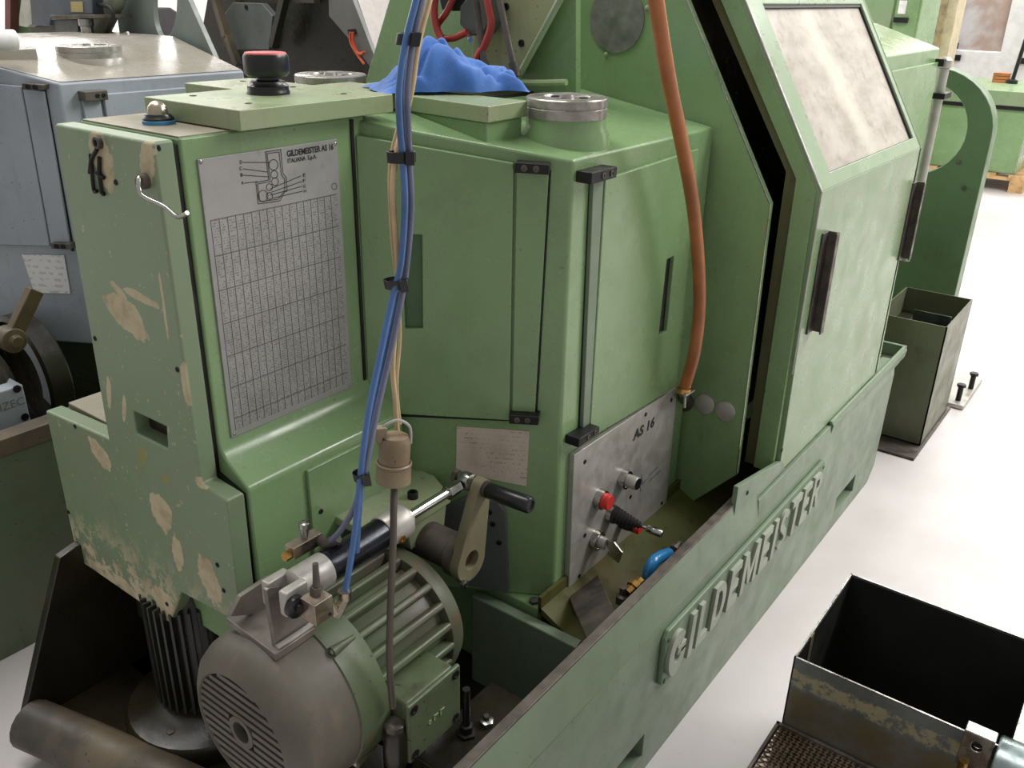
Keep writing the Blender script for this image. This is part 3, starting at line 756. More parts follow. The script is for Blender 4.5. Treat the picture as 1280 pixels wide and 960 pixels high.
for p in ((758, 68), (809, 10)): screw(ON('X', XU, *p), (-1, 0, 0), up, .006, .004, GREEN_TOP, kind='round')
for p in ((881, 505), (907, 514)):
    bm = nb(); lathe(bm, ON('X', XU, *p), (-1, 0, 0), [(.027, 0), (.027, .003), (.025, .004), (0, .004)], 32); obj('round_plug', bm, ALU, up, 'flat round aluminium plug')
bm = nb(); lathe(bm, ON('X', XU, 855, 501), (-1, 0, 0), [(.028, 0), (.028, .004), (.018, .006), (.018, .012), (0, .012)], 28); obj('hose_flange', bm, DARKSTEEL, up)

# ---- hood with window
XH0 = 2.018; XH1 = 2.872; YH = .64; ZF = 1.195; SL = .60
NW = V(0, -1, SL).normalized()
PF = V(0, YH, ZF)
def W(u, v, off=0.0): return ONP(PF + NW * off, NW, u, v)
ztop = 1.74; yt = YH + (ztop - ZF) * SL
wi = [W(957, 5), W(1080, 5), W(1139, 173), W(1035, 216)]
zb_ = (wi[2].z + wi[3].z) / 2; zt_ = (wi[0].z + wi[1].z) / 2; xa = (wi[0].x + wi[3].x) / 2; xb = (wi[1].x + wi[2].x) / 2
def wp(x, z): return V(x, YH + (z - ZF) * SL, z)
frame = [wp(XH0, ZF), wp(XH1, ZF), wp(XH1, ztop), wp(XH0, ztop)]
hole = [wp(xa, zb_), wp(xb, zb_), wp(xb, zt_), wp(xa, zt_)]
bm = nb(); prism(bm, frame, -NW * .018, [hole])
hood = obj('hood', bm, GREEN_HOOD, M, 'sloped hood frame around the window', bevel=.003)
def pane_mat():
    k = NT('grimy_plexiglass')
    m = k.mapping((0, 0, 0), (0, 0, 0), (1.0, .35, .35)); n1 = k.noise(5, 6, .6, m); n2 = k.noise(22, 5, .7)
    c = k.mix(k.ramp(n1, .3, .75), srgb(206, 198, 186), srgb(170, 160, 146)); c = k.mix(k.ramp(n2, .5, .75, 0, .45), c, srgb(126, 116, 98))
    mp = k.mapping((2.42, .80, 1.42), (0, -.30, 0), (.055, 10, .32)); ln = k.n('ShaderNodeVectorMath', operation='LENGTH'); k.l(mp, ln.inputs[0]); c = k.mix(k.ramp(k.math('ADD', ln.outputs['Value'], k.math('MULTIPLY', n1, .8)), 1.9, .5, 0, .75), c, srgb(226, 222, 206))  # paler band paints a streak of light into the pane colour
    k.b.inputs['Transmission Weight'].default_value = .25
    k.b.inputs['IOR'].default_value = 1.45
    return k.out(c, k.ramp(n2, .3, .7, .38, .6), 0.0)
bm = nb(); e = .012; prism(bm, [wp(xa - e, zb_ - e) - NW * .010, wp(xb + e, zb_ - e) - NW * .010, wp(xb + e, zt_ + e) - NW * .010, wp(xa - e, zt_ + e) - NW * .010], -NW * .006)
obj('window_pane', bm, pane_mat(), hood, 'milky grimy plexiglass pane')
bm = nb()
g_ = .006
prism(bm, [p - NW * .004 for p in (wp(xa, zb_), wp(xb, zb_), wp(xb, zt_), wp(xa, zt_))], -NW * .005, [[p - NW * .004 for p in (wp(xa + .001, zb_ + .001), wp(xb - g_, zb_ + .001), wp(xb - g_, zt_ - g_), wp(xa + .001, zt_ - g_))]])
obj('window_seal', bm, RUBBER, hood)
zb2 = .462
bm = nb(); prism(bm, [V(XH0, YH, ZF), V(XH1, YH, ZF), V(XH1 + .02, YH, .47), V(2.50, YH, .463), V(XH0 + .02, YH, zb2)], (0, .015, 0))
fp = obj('hood_door', bm, GREEN_HOOD, M, 'large green sheet door of the hood below the window', bevel=.002)
# side return of the hood: green flange, then oily inner frame
def side(y0, y1, x0, x1, mat, nm, lab):
    pts = []
    for off in (y0, y1):
        pts.append([V(x0, YH + off, .47), V(x0, YH + off, ZF + off * .35), V(x0, yt + off, ztop)])
    bm = nb(); prism(bm, pts[0] + pts[1][::-1], (x1 - x0, 0, 0)); return obj(nm, bm, mat, hood, lab, bevel=.0015)
side(.012, .062, XH0 - .002, XH0 + .014, GREEN, 'hood_flange', None)
side(.060, .092, XH0 + .010, XH0 + .06, GREEN_OLD, 'hood_inner_frame', 'brown oily inner frame of the hood')
bm = nb(); tube(bm, [wp(XH0 + .001, ztop), wp(XH0 + .001, ZF)], .0032, 8, 0); tube(bm, [wp(XH0 + .001, ZF), V(XH0 + .001, YH + .001, .75)], .0022, 8, 0); obj('bare_edge', bm, ALU, hood, 'worn pale edge of the hood')
bm = nb()
prism(bm, [V(XH1 - .015, YH, ZF), V(XH1 - .015, YH, .47), V(XH1 - .015, 1.2, .47), V(XH1 - .015, 1.2, ztop), V(XH1 - .015, yt, ztop)], (.015, 0, 0))
bx(bm, (XU + .02, yt, ztop), (XH1, 1.65, ztop + .015))
obj('hood_side', bm, GREEN_HOOD, hood)
bm = nb(); bx(bm, (XU + .02, 1.0, .3), (XH1, 1.03, 1.74)); obj('tooling_back_wall', bm, OILY, M)
bm = nb(); bx(bm, (2.10, .86, .95), (2.30, 1.0, 1.10)); bx(bm, (2.06, .82, .98), (2.10, .98, 1.07)); bx(bm, (2.15, .88, .70), (2.4, 1.0, .93)); cyl(bm, (2.04, .85, 1.03), (2.06, .85, 1.03), .016)
obj('tool_slide', bm, DARKSTEEL, M, 'greasy steel tool slide inside the hood', bevel=.003)
# small cover plate at the foot of the hood door
bm = nb(); P = PL('Y', YH - .002, [(923, 609), (972, 586)]); prism(bm, [V(P[0].x, YH - .002, P[0].z), V(XH0 + .03, YH - .002, P[1].z + .01), V(XH0 + .06, YH - .002, .46), V(P[0].x, YH - .002, .458)], (0, .012, 0))
fpl = obj('skirt_plate', bm, GREEN_BED, M, 'small screwed skirt plate at the foot of the hood', bevel=.0015)
for p in ((934, 616), (977, 563)): screw(ON('Y', YH - .002, *p), (0, -1, 0), fpl, .006, .002, BLACKM, kind='sock')
# lip rail along the trough edge and its end at the right
bm = nb(); prism(bm, [V(2.42, YH - .012, .425), V(2.42, YH - .016, .455), V(2.42, YH - .008, .468), V(2.42, YH, .468), V(2.42, YH, .425)], (.78, 0, 0))
bx(bm, (3.19, YH - .012, .425), (3.205, .82, .468)); bx(bm, (2.85, YH, .40), (3.2, .84, .415))
obj('trough_lip', bm, GREEN_BED, M, 'worn grey lip at the end of the trough', bevel=.003)
for p in ((2.99, .70), (3.06, .675)): screw((p[0], p[1], .415), (0, 0, 1), M, .014, .016, STEEL, 'bolt')
# door handles: dark angle bars
for (a, b, w, nm) in (((1031, 290), (1012, 414), .050, 0), ((1146, 226), (1122, 325), .055, 1)):
    A = ON('Y', YH, *a); B = ON('Y', YH, *b); x = (A.x + B.x) / 2
    bm = nb(); bx(bm, (x - w * .5, YH - .005, B.z), (x + w * .3, YH, A.z)); bx(bm, (x + w * .22, YH - .030, B.z), (x + w * .32, YH, A.z)); bx(bm, (x - w * .1, YH - .030, B.z), (x + w * .3, YH - .026, A.z))
    obj('grip_bar', bm, DARKSTEEL, fp, 'dark worn vertical grip bar', bevel=.001)
# ---- right head of the lathe behind the hood
YR = .82; XR = 3.66
P = ON('X', XR, 1096, 29); fr = ON('Y', YR, 1176, 60)
bm = nb(); zt3 = fr.z
prism(bm, [V(2.89, YR, .45), V(2.89, YR, zt3), V(2.89, P.y, P.z), V(2.89, 1.6, P.z), V(2.89, 1.6, .45)], (XR - 2.89, 0, 0))
bx(bm, (3.1, 1.0, 0), (3.6, 1.6, .455))
rh = obj('tailstock_casing', bm, GREEN, M, 'green casing with a sunlit sloped top behind the hood', bevel=.006)
bm = nb(); bx(bm, (3.0, YR - .012, .6), (XR - .02, YR, zt3 - .045)); obj('tailstock_door', bm, GREEN, rh, bevel=.003)
bm = nb(); bx(bm, (XR - .035, YR - .03, zt3 - .06), (XR - .005, YR, zt3 - .035)); obj('hinge_block', bm, BLACKM, rh)
bm = nb(); cyl(bm, (3.735, YR - .01, .63), (3.735, YR - .01, 1.36), .019); lathe(bm, (3.735, YR - .01, 1.36), (0, 0, 1), [(.019, 0), (.024, .004), (.024, .03), (.014, .04), (0, .04)], 20)
pp = obj('guard_pipe', bm, ALU, M, 'pale vertical pipe at the end of the casing')
bm = nb(); bx(bm, (3.70, YR - .04, 1.255), (3.80, YR + .02, 1.275)); obj('pipe_clamp', bm, BLACKM, pp)
# ------------------------------------------------------------------ things mounted on or hanging at the green lathe
def QX(v): return Vector((0, 0, 1)).rotation_difference(Vector(v).normalized())
# ---- horizontal electric motor
MY, MZ = 1.0, .475; MX = .622
mo = thing('electric_motor', (MX + .25, MY, .1), 'dusty green horizontal electric motor with cooling fins and slotted fan cover', 'motor')
def mlathe(prof, seg=56):
    bm = nb(); lathe(bm, (MX, MY, MZ), (1, 0, 0), prof, seg, cap=False); return bm
obj('fan_cover', mlathe([(.104, .012), (.107, .004), (.110, 0), (.114, .001), (.126, .008), (.142, .022), (.151, .042), (.154, .064), (.154, .125)]), GREY_MOT, mo, 'dust-grey rounded fan cover')
obj('cover_band', mlathe([(.150, .122), (.157, .126), (.157, .190), (.150, .194), (.12, .194)]), GREEN_MOT, mo, 'green rear band of the fan cover')
bm = nb(); lathe(bm, (MX, MY, MZ), (1, 0, 0), [(.106, .014), (.106, .02), (0, .02)], 48, cap=False); gr = obj('fan_grille', bm, OILY, mo, 'dark opening behind the grille slats')
for i in range(13):
    z = -.096 + i * .016; h = math.sqrt(max(.107 ** 2 - z * z, 0))
    if abs(z) < .022:
        spans = ((-h, -.030), (.030, h))
    else: spans = ((-h, h),)
    for a, b in spans:
        bm = nb(); bx(bm, (MX + .002, MY + a, MZ + z - .0045), (MX + .014, MY + b, MZ + z + .0045)); obj('slat', bm, GREY_MOT, gr)
bm = nb(); lathe(bm, (MX, MY, MZ), (1, 0, 0), [(.020, .016), (.020, .001), (.030, .001), (.032, .016)], 32, cap=False); obj('hub_ring', bm, GREY_MOT, gr)
for t in (35, 125, 215, 305):
    a = math.radians(t); d = V(0, math.cos(a), math.sin(a)); bm = nb(); p = V(MX + .128, MY, MZ) + d * .157
    cyl(bm, p, p + V(.05, 0, 0), .010, .004, 12); obj('screw_fairing', bm, GREEN_MOT, mo); screw(p, (-1, 0, 0), mo, .006, .004, STEEL, kind='round')
obj('motor_body', mlathe([(.112, .19), (.116, .195), (.116, .385), (.11, .39)]), GREEN_MOT, mo)
base = None
for i in range(20):
    a = 2 * math.pi * i / 20; d = V(0, math.cos(a), math.sin(a)); t = V(0, -math.sin(a), math.cos(a))
    bm = nb(); obx(bm, V(MX + .285, MY, MZ) + d * .126, V(1, 0, 0), d, t, .195, .026, .015)
    obj('cooling_fin', bm, GREEN_MOT, mo, bevel=.006, seg=3)
obj('end_shield', mlathe([(.112, .376), (.136, .380), (.138, .396), (.130, .415), (.10, .428), (.06, .432), (.055, .445), (0, .445)]), GREEN_MOT, mo, 'reddish green end shield')
bm = nb(); bx(bm, (MX + .20, MY - .12, .12), (MX + .26, MY + .12, .36)); bx(bm, (MX + .31, MY - .12, .12), (MX + .37, MY + .12, .36)); bx(bm, (MX + .16, MY - .16, .1), (MX + .44, MY + .16, .135))
obj('motor_foot', bm, OILY, mo, bevel=.004)
# terminal box on the side
YTB = .805; P = PL('Y', YTB, [(509, 878), (576, 838), (576, 905), (513, 938)])
x0, x1 = (P[0].x + P[3].x) / 2, (P[1].x + P[2].x) / 2; z1 = (P[0].z + P[1].z) / 2; z0 = (P[2].z + P[3].z) / 2 - .01
bm = nb(); bx(bm, (x0 + .004, YTB + .008, z0 + .004), (x1 - .004, .90, z1 - .004)); tb = obj('terminal_box', bm, GREEN_MOT, mo, 'square green terminal box on the motor side', bevel=.010, seg=3)
bm = nb(); bx(bm, (x0, YTB, z0), (x1, YTB + .010, z1)); obj('box_lid', bm, GREEN_MOT, tb, bevel=.004)
for x in (x0 + .014, x1 - .014):
    for z in (z0 + .014, z1 - .014): screw((x, YTB, z), (0, -1, 0), tb, .009, .002, BLACKM, kind='sock')
bm = nb(); cz = z0 + (z1 - z0) * .45; cx = (x0 + x1) / 2
lathe(bm, (cx - .016, YTB, cz), (0, -1, 0), [(.004, 0), (.004, .0015), (.0022, .0015), (.0022, 0)], 12, cap=False)
obj('cast_mark', bm, GREEN_TOP, tb)
for dx in (0.0, .017):
    bm = nb(); bx(bm, (cx + dx - .006, YTB - .0015, cz - .005), (cx + dx - .003, YTB, cz + .006)); bx(bm, (cx + dx - .006, YTB - .0015, cz + .004), (cx + dx + .005, YTB, cz + .0065)); obj('cast_mark', bm, GREEN_TOP, tb)
# stud and hex bolt beside the motor
st = ON('Z', .30, 583, 917)
bm = nb(); cyl(bm, st, st + V(0, 0, .11), .0075); lathe(bm, st, (0, 0, 1), [(.020, 0), (.020, .006), (.013, .007), (.013, .022), (.010, .024)], 6)
sb = obj('levelling_stud', bm, BLACKM, M, 'black upright stud with nut in the bed corner')
b2 = ON('Z', .30, 608, 905); screw(b2, (0, 0, 1), M, .015, .012, STEEL, 'bolt'); screw(b2 + V(0, 0, .012), (0, 0, 1), M, .007, .010, STEEL, 'bolt')
bm = nb(); bx(bm, (st.x - .10, .668, .26), (st.x + .14, st.y + .05, .30)); obj('motor_rail', bm, OILY, M, 'oily mounting rail inside the bed', bevel=.003)
bm = nb(); cyl(bm, V(st.x + .17, .72, .30), V(w0.x, .72, .36), .03); obj('drain_pipe', bm, DARKSTEEL, M)

# ---- vertical pump motor in the pan
pc_ = ON('Z', .15, 212, 880); px_, py_ = pc_.x + .075, pc_.y - .03
pm = thing('pump_motor', (px_, py_, .1), 'black oil-soaked vertical pump motor with long fins under the end cover', 'motor')
bm = nb(); lathe(bm, (px_, py_, .10), (0, 0, 1), [(.172, 0), (.174, .03), (.165, .045), (.12, .055), (.10, .07)], 40); obj('flange', bm, OILY, pm)
bm = nb(); lathe(bm, (px_, py_, .15), (0, 0, 1), [(.085, 0), (.085, .30), (.07, .33), (0, .33)], 40); obj('motor_body', bm, OILY, pm)
FINM = paint('black_fins', (46, 48, 44), (34, 35, 30), .4, dirt=(20, 20, 16), dirt_amt=.5)
for i in range(34):
    a = 2 * math.pi * i / 34; d = V(math.cos(a), math.sin(a), 0); t = V(-math.sin(a), math.cos(a), 0)
    bm = nb(); obx(bm, V(px_, py_, .31) + d * .091, V(0, 0, 1), d, t, .26, .022, .0055); obj('cooling_fin', bm, FINM, pm)
bm = nb(); bx(bm, (px_ - .03, py_ + .09, .28), (px_ + .09, py_ + .19, .40)); obj('terminal_box', bm, OILY, pm, bevel=.006)
for a in (200, 250, 300): screw((px_ + math.cos(math.radians(a)) * .128, py_ + math.sin(math.radians(a)) * .128, .147), (0, 0, 1), pm, .010, .008, DARKSTEEL, 'bolt')

# ---- pneumatic cylinder with bracket
CY, CZ = .95, .733
def cxp(u, v): return ON('Y', CY, u, v).x
pl_ = ON('Z', .636, 282, 772); pf_ = ON('Z', .636, 344, 818); pr_2 = ON('Z', .636, 396, 786)
cyl_ = thing('pneumatic_cylinder', (.82, CY, .63), 'slim black pneumatic cylinder with bright rod and steel fork bracket on the motor', 'cylinder')
bx0 = min(pl_.x, pf_.x)
bm = nb(); prism(bm, [V(pl_.x, pl_.y, .622), V(pf_.x, pf_.y, .622), V(pr_2.x, pf_.y, .622), V(pr_2.x, pl_.y, .622)], (0, 0, .014)); LUG = metal('grey_weld_steel', (138, 132, 124), .45, c2=(110, 104, 98), spots=.4, metallic=.5)
br = obj('bracket_base', bm, LUG, cyl_, 'grey welded steel bracket plate', bevel=.0015)
bm = nb(); y = pf_.y + .012; x = pf_.x + .002
prism(bm, PL('Y', y, [(345, 812), (333, 739), (337, 735), (350, 733), (358, 742), (366, 765), (392, 783)]), (0, .010, 0)); obj('bracket_lug', bm, LUG, br, bevel=.0015)
y = pl_.y - .03
bm = nb(); prism(bm, PL('Y', y, [(288, 771), (301, 746), (334, 724), (352, 716), (358, 728), (352, 748), (322, 768)]), (0, .010, 0)); obj('bracket_lug', bm, LUG, br, bevel=.0015)
bm = nb(); tube(bm, [V(pf_.x + .01, pf_.y + .008, .639), V((pf_.x + pr_2.x) / 2, pf_.y + .006, .640), V(pr_2.x, pf_.y + .008, .639)], .005, 8, 4); obj('weld_bead', bm, ALU, br)
def clat(u0, prof, mat, nm, lab=None, seg=36, par=None):
    bm = nb(); lathe(bm, V(u0, CY, CZ), (1, 0, 0), prof, seg); return obj(nm, bm, mat, par or cyl_, lab)
xa_, xb_, xc_, xd_, xe_, xf_ = cxp(352, 742), cxp(405, 708), cxp(476, 663), cxp(505, 646), cxp(563, 613), cxp(584, 602)
rc = clat(xa_ + .02, [(.024, 0), (.029, .004), (.029, xb_ - xa_ - .02)], ALU, 'rear_cap', 'pale aluminium rear cap')
bm = nb(); bx(bm, (xa_ - .016, CY - .029, CZ - .022), (xa_ + .03, CY - .012, CZ + .024)); obj('fork_arm', bm, ALU, rc, bevel=.004)
bm = nb(); bx(bm, (xa_ - .016, CY + .012, CZ - .022), (xa_ + .03, CY + .029, CZ + .024)); obj('fork_arm', bm, ALU, rc, bevel=.004)
bm = nb(); lathe(bm, V(xa_ - .002, CY - .029, CZ - .004), (0, -1, 0), [(.018, 0), (.018, .010), (.008, .012), (.008, .018), (0, .018)], 22); obj('pivot_pin', bm, BLACK, rc)
clat(xb_, [(.0275, 0), (.0275, xc_ - xb_)], metal('black_anodised', (40, 42, 48), .25, metallic=.7, spots=.1), 'barrel', 'glossy black cylinder barrel')
fcap = clat(xc_, [(.029, 0), (.0305, .002), (.0305, xd_ - xc_ - .004), (.026, xd_ - xc_), (.018, xd_ - xc_ + .002), (.018, xd_ - xc_ + .010)], ALU, 'front_cap', 'pale aluminium front cap')
bm = nb(); lathe(bm, V(xc_ + .022, CY - .028, CZ - .010), (0, -1, 0), [(.007, 0), (.007, .004), (.0045, .004), (.0045, .001), (0, .001)], 14); obj('port', bm, BRASS, fcap)
clat(xd_, [(.0095, 0), (.0095, xe_ - xd_ + .01)], CHROME, 'piston_rod', 'polished piston rod', 24)
bm = nb(); lathe(bm, V(xe_ - .012, CY, CZ), (1, 0, 0), [(.010, 0), (.0145, .001), (.0145, .008), (.0135, .009), (.0135, .034), (.010, .037)], 6); obj('rod_nut', bm, STEEL, cyl_, 'bright hexagonal rod nut')
bm = nb(); lathe(bm, V(xf_ - .002, CY + .011, CZ), (0, -1, 0), [(.010, -.002), (.0165, 0), (.018, .006), (.018, .016), (.0165, .022), (.010, .024)], 24); obj('rod_eye', bm, STEEL, cyl_)
# fittings at the rear
vb = ON('Y', .895, 396, 758)
bm = nb(); obx(bm, vb, V(1, 0, 0), V(0, 1, 0), V(0, 0, 1), .036, .034, .038); vbo = obj('valve_block', bm, metal('nickel_block', (168, 156, 140), .4, spots=.3), cyl_, 'nickel valve block with elbow fittings', bevel=.001)
screw(vb + V(.010, -.017, -.012), (0, -1, 0), vbo, .003, .001, BLACKM, kind='sock')
bm = nb(); cyl(bm, vb + V(.004, .004, .018), vb + V(.006, .004, .032), .010, seg=6); cyl(bm, vb + V(.006, .004, .03), vb + V(.009, .006, .072), .006, .0045); obj('throttle_screw', bm, DARKSTEEL, vbo)
e0 = ON('Y', .885, 419, 766); e1 = ON('Y', .885, 431, 742)
bm = nb(); cyl(bm, vb + V(.018, -.005, -.002), e0, .009, seg=6); cyl(bm, e0 + V(0, 0, -.008), e1 + V(0, 0, -.006), .0095, seg=6); cyl(bm, e1 + V(0, 0, -.008), e1 + V(0, 0, .006), .011, seg=14); obj('elbow_fitting', bm, metal('nickel_fitting', (176, 166, 150), .3, spots=.25), vbo)
# small flow valve behind the barrel
fv_ = ON('Y', 1.0, 380, 680)
bm = nb(); obx(bm, fv_, V(1, 0, 0), V(0, 1, 0), V(0, 0, 1), .060, .022, .022); fvo = obj('flow_valve', bm, metal('nickel_valve', (172, 160, 146), .4, spots=.35), cyl_, 'small flow valve with a knurled knob', bevel=.001)
bm = nb(); cyl(bm, fv_ + V(.004, 0, .011), fv_ + V(.004, 0, .030), .007); lathe(bm, fv_ + V(.004, 0, .028), (0, 0, 1), [(.006, 0), (.009, .003), (.009, .011), (.006, .013), (0, .013)], 18); obj('knob', bm, STEEL, fvo)
bm = nb(); cyl(bm, fv_ + V(-.030, 0, -.004), fv_ + V(-.042, 0, -.004), .008, seg=6); obj('end_plug', bm, BRASS, fvo)
bm = nb(); tube(bm, [fv_ + V(.03, 0, -.002), ON('Y', .97, 408, 680), ON('Y', .95, 422, 672)], .009, 12, 5); obj('elbow_fitting', bm, DARKSTEEL, fvo)

# ---- lever with black grip
YL = .915
ht = ON('Y', YL, 606, 611); hb_ = ON('Y', YL, 590, 700)
lv = thing('hand_lever', (hb_.x, YL, .45), 'olive cast hand lever with black bar grip at the piston rod', 'lever')
bm = nb(); dirv = (ht - hb_).normalized(); sd = V(dirv.z, 0, -dirv.x)
hole = [hb_ + (V(1, 0, 0) * math.cos(t) + V(0, 0, 1) * math.sin(t)) * .020 for t in [2 * math.pi * i / 20 for i in range(20)]]
arm = []
for i in range(13):
    t = math.pi * i / 12; arm.append(ht + sd * (.019 * math.cos(t)) + dirv * (.019 * math.sin(t)))
for i in range(15):
    t = math.pi + math.pi * i / 14; arm.append(hb_ + sd * (.042 * math.cos(t)) + dirv * (.042 * math.sin(t)) - dirv * .004)
prism(bm, arm, (0, .022, 0), [hole]); la = obj('lever_arm', bm, paint('olive_cast', (122, 120, 92), (106, 98, 76), .5, dirt=(70, 58, 44), dirt_amt=.6, bump=.3), lv, bevel=.004)
bm = nb(); lathe(bm, hb_ + V(0, .02, 0), (0, -1, 0), [(.0195, -.012), (.0195, 0.006), (0, .006)], 24); obj('pivot_end', bm, metal('rusty_shaft', (120, 84, 62), .5, metallic=.6), lv)
pt = ON('X', hb_.x - .0, 512, 668); pt.z = hb_.z
bm = nb(); cyl(bm, V(hb_.x, YL + .022, hb_.z), V(hb_.x, 1.12, hb_.z), .038, seg=36); lathe(bm, V(hb_.x, 1.09, hb_.z), (0, 1, 0), [(.044, 0), (.048, .006), (.048, .06), (.03, .07)], 36); obj('pivot_tube', bm, DARKSTEEL, lv, 'dark steel pivot tube')
bm = nb(); lathe(bm, V(hb_.x, YL + .02, hb_.z), (0, 1, 0), [(.045, 0), (.045, .02), (.040, .024)], 32); obj('pivot_collar', bm, DARKSTEEL, lv)
screw(hb_ + V(-.028, 0, -.04), (0, -1, 0), lv, .010, .008, STEEL, 'bolt')
he = ON('X', ht.x, 664, 632)
hd = V(0, he.y - YL, he.z - ht.z)
bm = nb(); lathe(bm, ht + V(0, -.0, .0), hd, [(.012, -.002), (.016, .002), (.017, .010)], 24); obj('grip_collar', bm, DARKSTEEL, lv)
bm = nb(); L = hd.length; lathe(bm, ht, hd, [(.0145, .010), (.0165, .016), (.0165, L - .004), (.014, L), (.010, L), (.009, L - .003), (0, L - .003)], 26); obj('grip', bm, BLACK, lv, 'black round bar grip')
bm = nb(); cyl(bm, V(xf_, CY + .03, CZ), V(ht.x, YL + .01, ht.z), .0085); lathe(bm, V(xf_, CY + .022, CZ), (0, 1, 0), [(.014, 0), (.014, .010)], 6); obj('clevis_bolt', bm, DARKSTEEL, lv)
# bearing bracket between lever and casing
bm = nb(); gz = hb_.z
prism(bm, [V(hb_.x - .14, 1.02, .64), V(hb_.x + .06, 1.02, .64), V(hb_.x + .10, 1.10, .64), V(hb_.x + .10, 1.2, .64), V(hb_.x - .14, 1.2, .64)], (0, 0, .018))
prism(bm, [V(hb_.x - .06, 1.03, .64), V(hb_.x + .06, 1.03, .64), V(hb_.x + .05, 1.03, gz), V(hb_.x - .05, 1.03, gz)], (0, .05, 0))
bb = obj('bearing_bracket', bm, GREEN_TOP, M, 'green bracket carrying the lever pivot', bevel=.003)
screw(ON('Z', .658, 516, 622), (0, 0, 1), bb, .011, .014, BLACKM, 'bolt', kind='sock')
bm = nb(); bx(bm, (.80, 1.06, .600), (hb_.x - .05, 1.085, .628)); obj('support_rail', bm, GREEN_OLD, M, 'olive rail behind the cylinder', bevel=.002)
bm = nb(); prism(bm, [F1(*p, .012) for p in ((548, 640), (590, 618), (622, 628), (632, 640), (636, 742), (575, 730), (548, 700))], -N1 * .012)
dk = obj('dark_facet_plate', bm, GREY_DK, M, 'dark grey plate on the slanted facet behind the lever', bevel=.002)
for p in ((612, 640), (624, 678), (616, 655)): screw(F1(*p, .012), N1, dk, .006, .003, BLACKM, kind='sock')

# ---- hoses and cables
YHs = .90
def hose(name, pts, r, mat, label, group=None, cat='hose', seg=10, up=0.0):
    bm = nb(); pts = list(pts)
    if up: d = (pts[0] - pts[1]).normalized(); pts = [pts[0] + d * .25 + V(0, 0, up), pts[0] + d * .12 + V(0, 0, up * .35)] + pts
    tube(bm, pts, r, seg, 7); o = obj(name, bm, mat); tag(o, label, cat, group); return o
def path(pts, y=YHs): return [ON('Y', (p[2] if len(p) > 2 else y), p[0], p[1]) for p in pts]
hose('air_hose', path([(527, -40), (520, 0), (507, 52), (499, 110), (500, 160), (504, 205), (506, 260), (501, 330), (490, 375), (474, 450), (460, 520), (450, 600), (443, 670, .888), (431, 744, .885)]), .0050, BLUEHOSE, 'bright blue air hose running down to the valve block of the cylinder', up=.35)
hose('air_hose', path([(535, -40), (527, 0), (516, 52), (509, 110), (510, 160), (512, 205), (514, 262), (508, 335), (502, 372), (488, 440), (470, 520), (456, 590), (444, 632, .91), (428, 660, .935), (414, 676, .955)]), .0050, GREYHOSE, 'grey-blue air hose bending to the small flow valve behind the cylinder', up=.35)
hose('air_hose', path([(532, -40, .915), (524, 0, .915), (512, 52, .912), (504, 110, .912), (505, 160, .912), (507, 205, .91), (509, 262, .91), (504, 335, .91), (497, 372, .91), (482, 440, .91), (466, 520, .91), (455, 590, .91), (449, 640, .90), (446, 690, .90)]), .0045, BLUEHOSE, 'thin dark-blue air hose between the other two in the bundle', up=.35)
hose('power_cable', path([(546, -40), (537, 0), (523, 55), (515, 110, .905), (506, 150, .92), (495, 195, .915), (491, 240, .915), (495, 300, .915), (498, 360, .91), (494, 410, .92), (491, 460, .92), (494, 500, .92), (497, 545, .92)]), .0042, BEIGE, 'beige cable strapped beside the blue hoses above the socket', cat='cable', up=.35)
hose('power_cable', path([(544, -40, .92), (534, 0, .92), (520, 55, .92), (510, 110, .93), (500, 150, .93), (489, 195, .93), (487, 240, .93), (491, 310, .93), (497, 360, .925), (500, 420, .93), (496, 480, .93), (500, 530, .925)]), .0028, BEIGE, 'thin pale wire weaving behind the beige cable', cat='cable', up=.35)
for i, (u, v, tilt, lab) in enumerate(((509, 56, .3, 'black cable tie topmost on the hose bundle, beside the blue rag'), (502, 203, 0, 'black cable tie on the hose bundle at the top of the slanted door'), (497, 360, -.25, 'black cable tie on the hose bundle beside the door recess'), (453, 600, -.2, 'dark tape tie low on the hoses beside the socket'))):
    c = ON('Y', YHs + .005, u, v); w = (.034, .042, .038, .026)[i]
    tie = thing('cable_tie', c, lab, 'cable tie', 'cable ties on the hose bundle')
    ax = V(math.sin(tilt), 0, math.cos(tilt)); bm = nb()
    side_ = V(math.cos(tilt), 0, -math.sin(tilt)); ring = []
    n = 20
    for rr in (1.0, .86):
        ring.append([c + (V(.8, -.6, 0) * math.cos(t) * w / 2 * rr + V(.6, .8, 0) * math.sin(t) * .013 * rr) for t in [2 * math.pi * k / n for k in range(n)]])
    prism(bm, ring[0], ax * .016, [ring[1]]); obj('band', bm, BLACK, tie, bevel=.001)
    bm = nb(); obx(bm, c + V(.8, -.6, 0) * (w * .22) + V(-.6, -.8, 0) * .015 + ax * .008, V(.8, -.6, 0), V(.6, .8, 0), ax, .013, .010, .019); obj('lock', bm, BLACK, tie, bevel=.001)
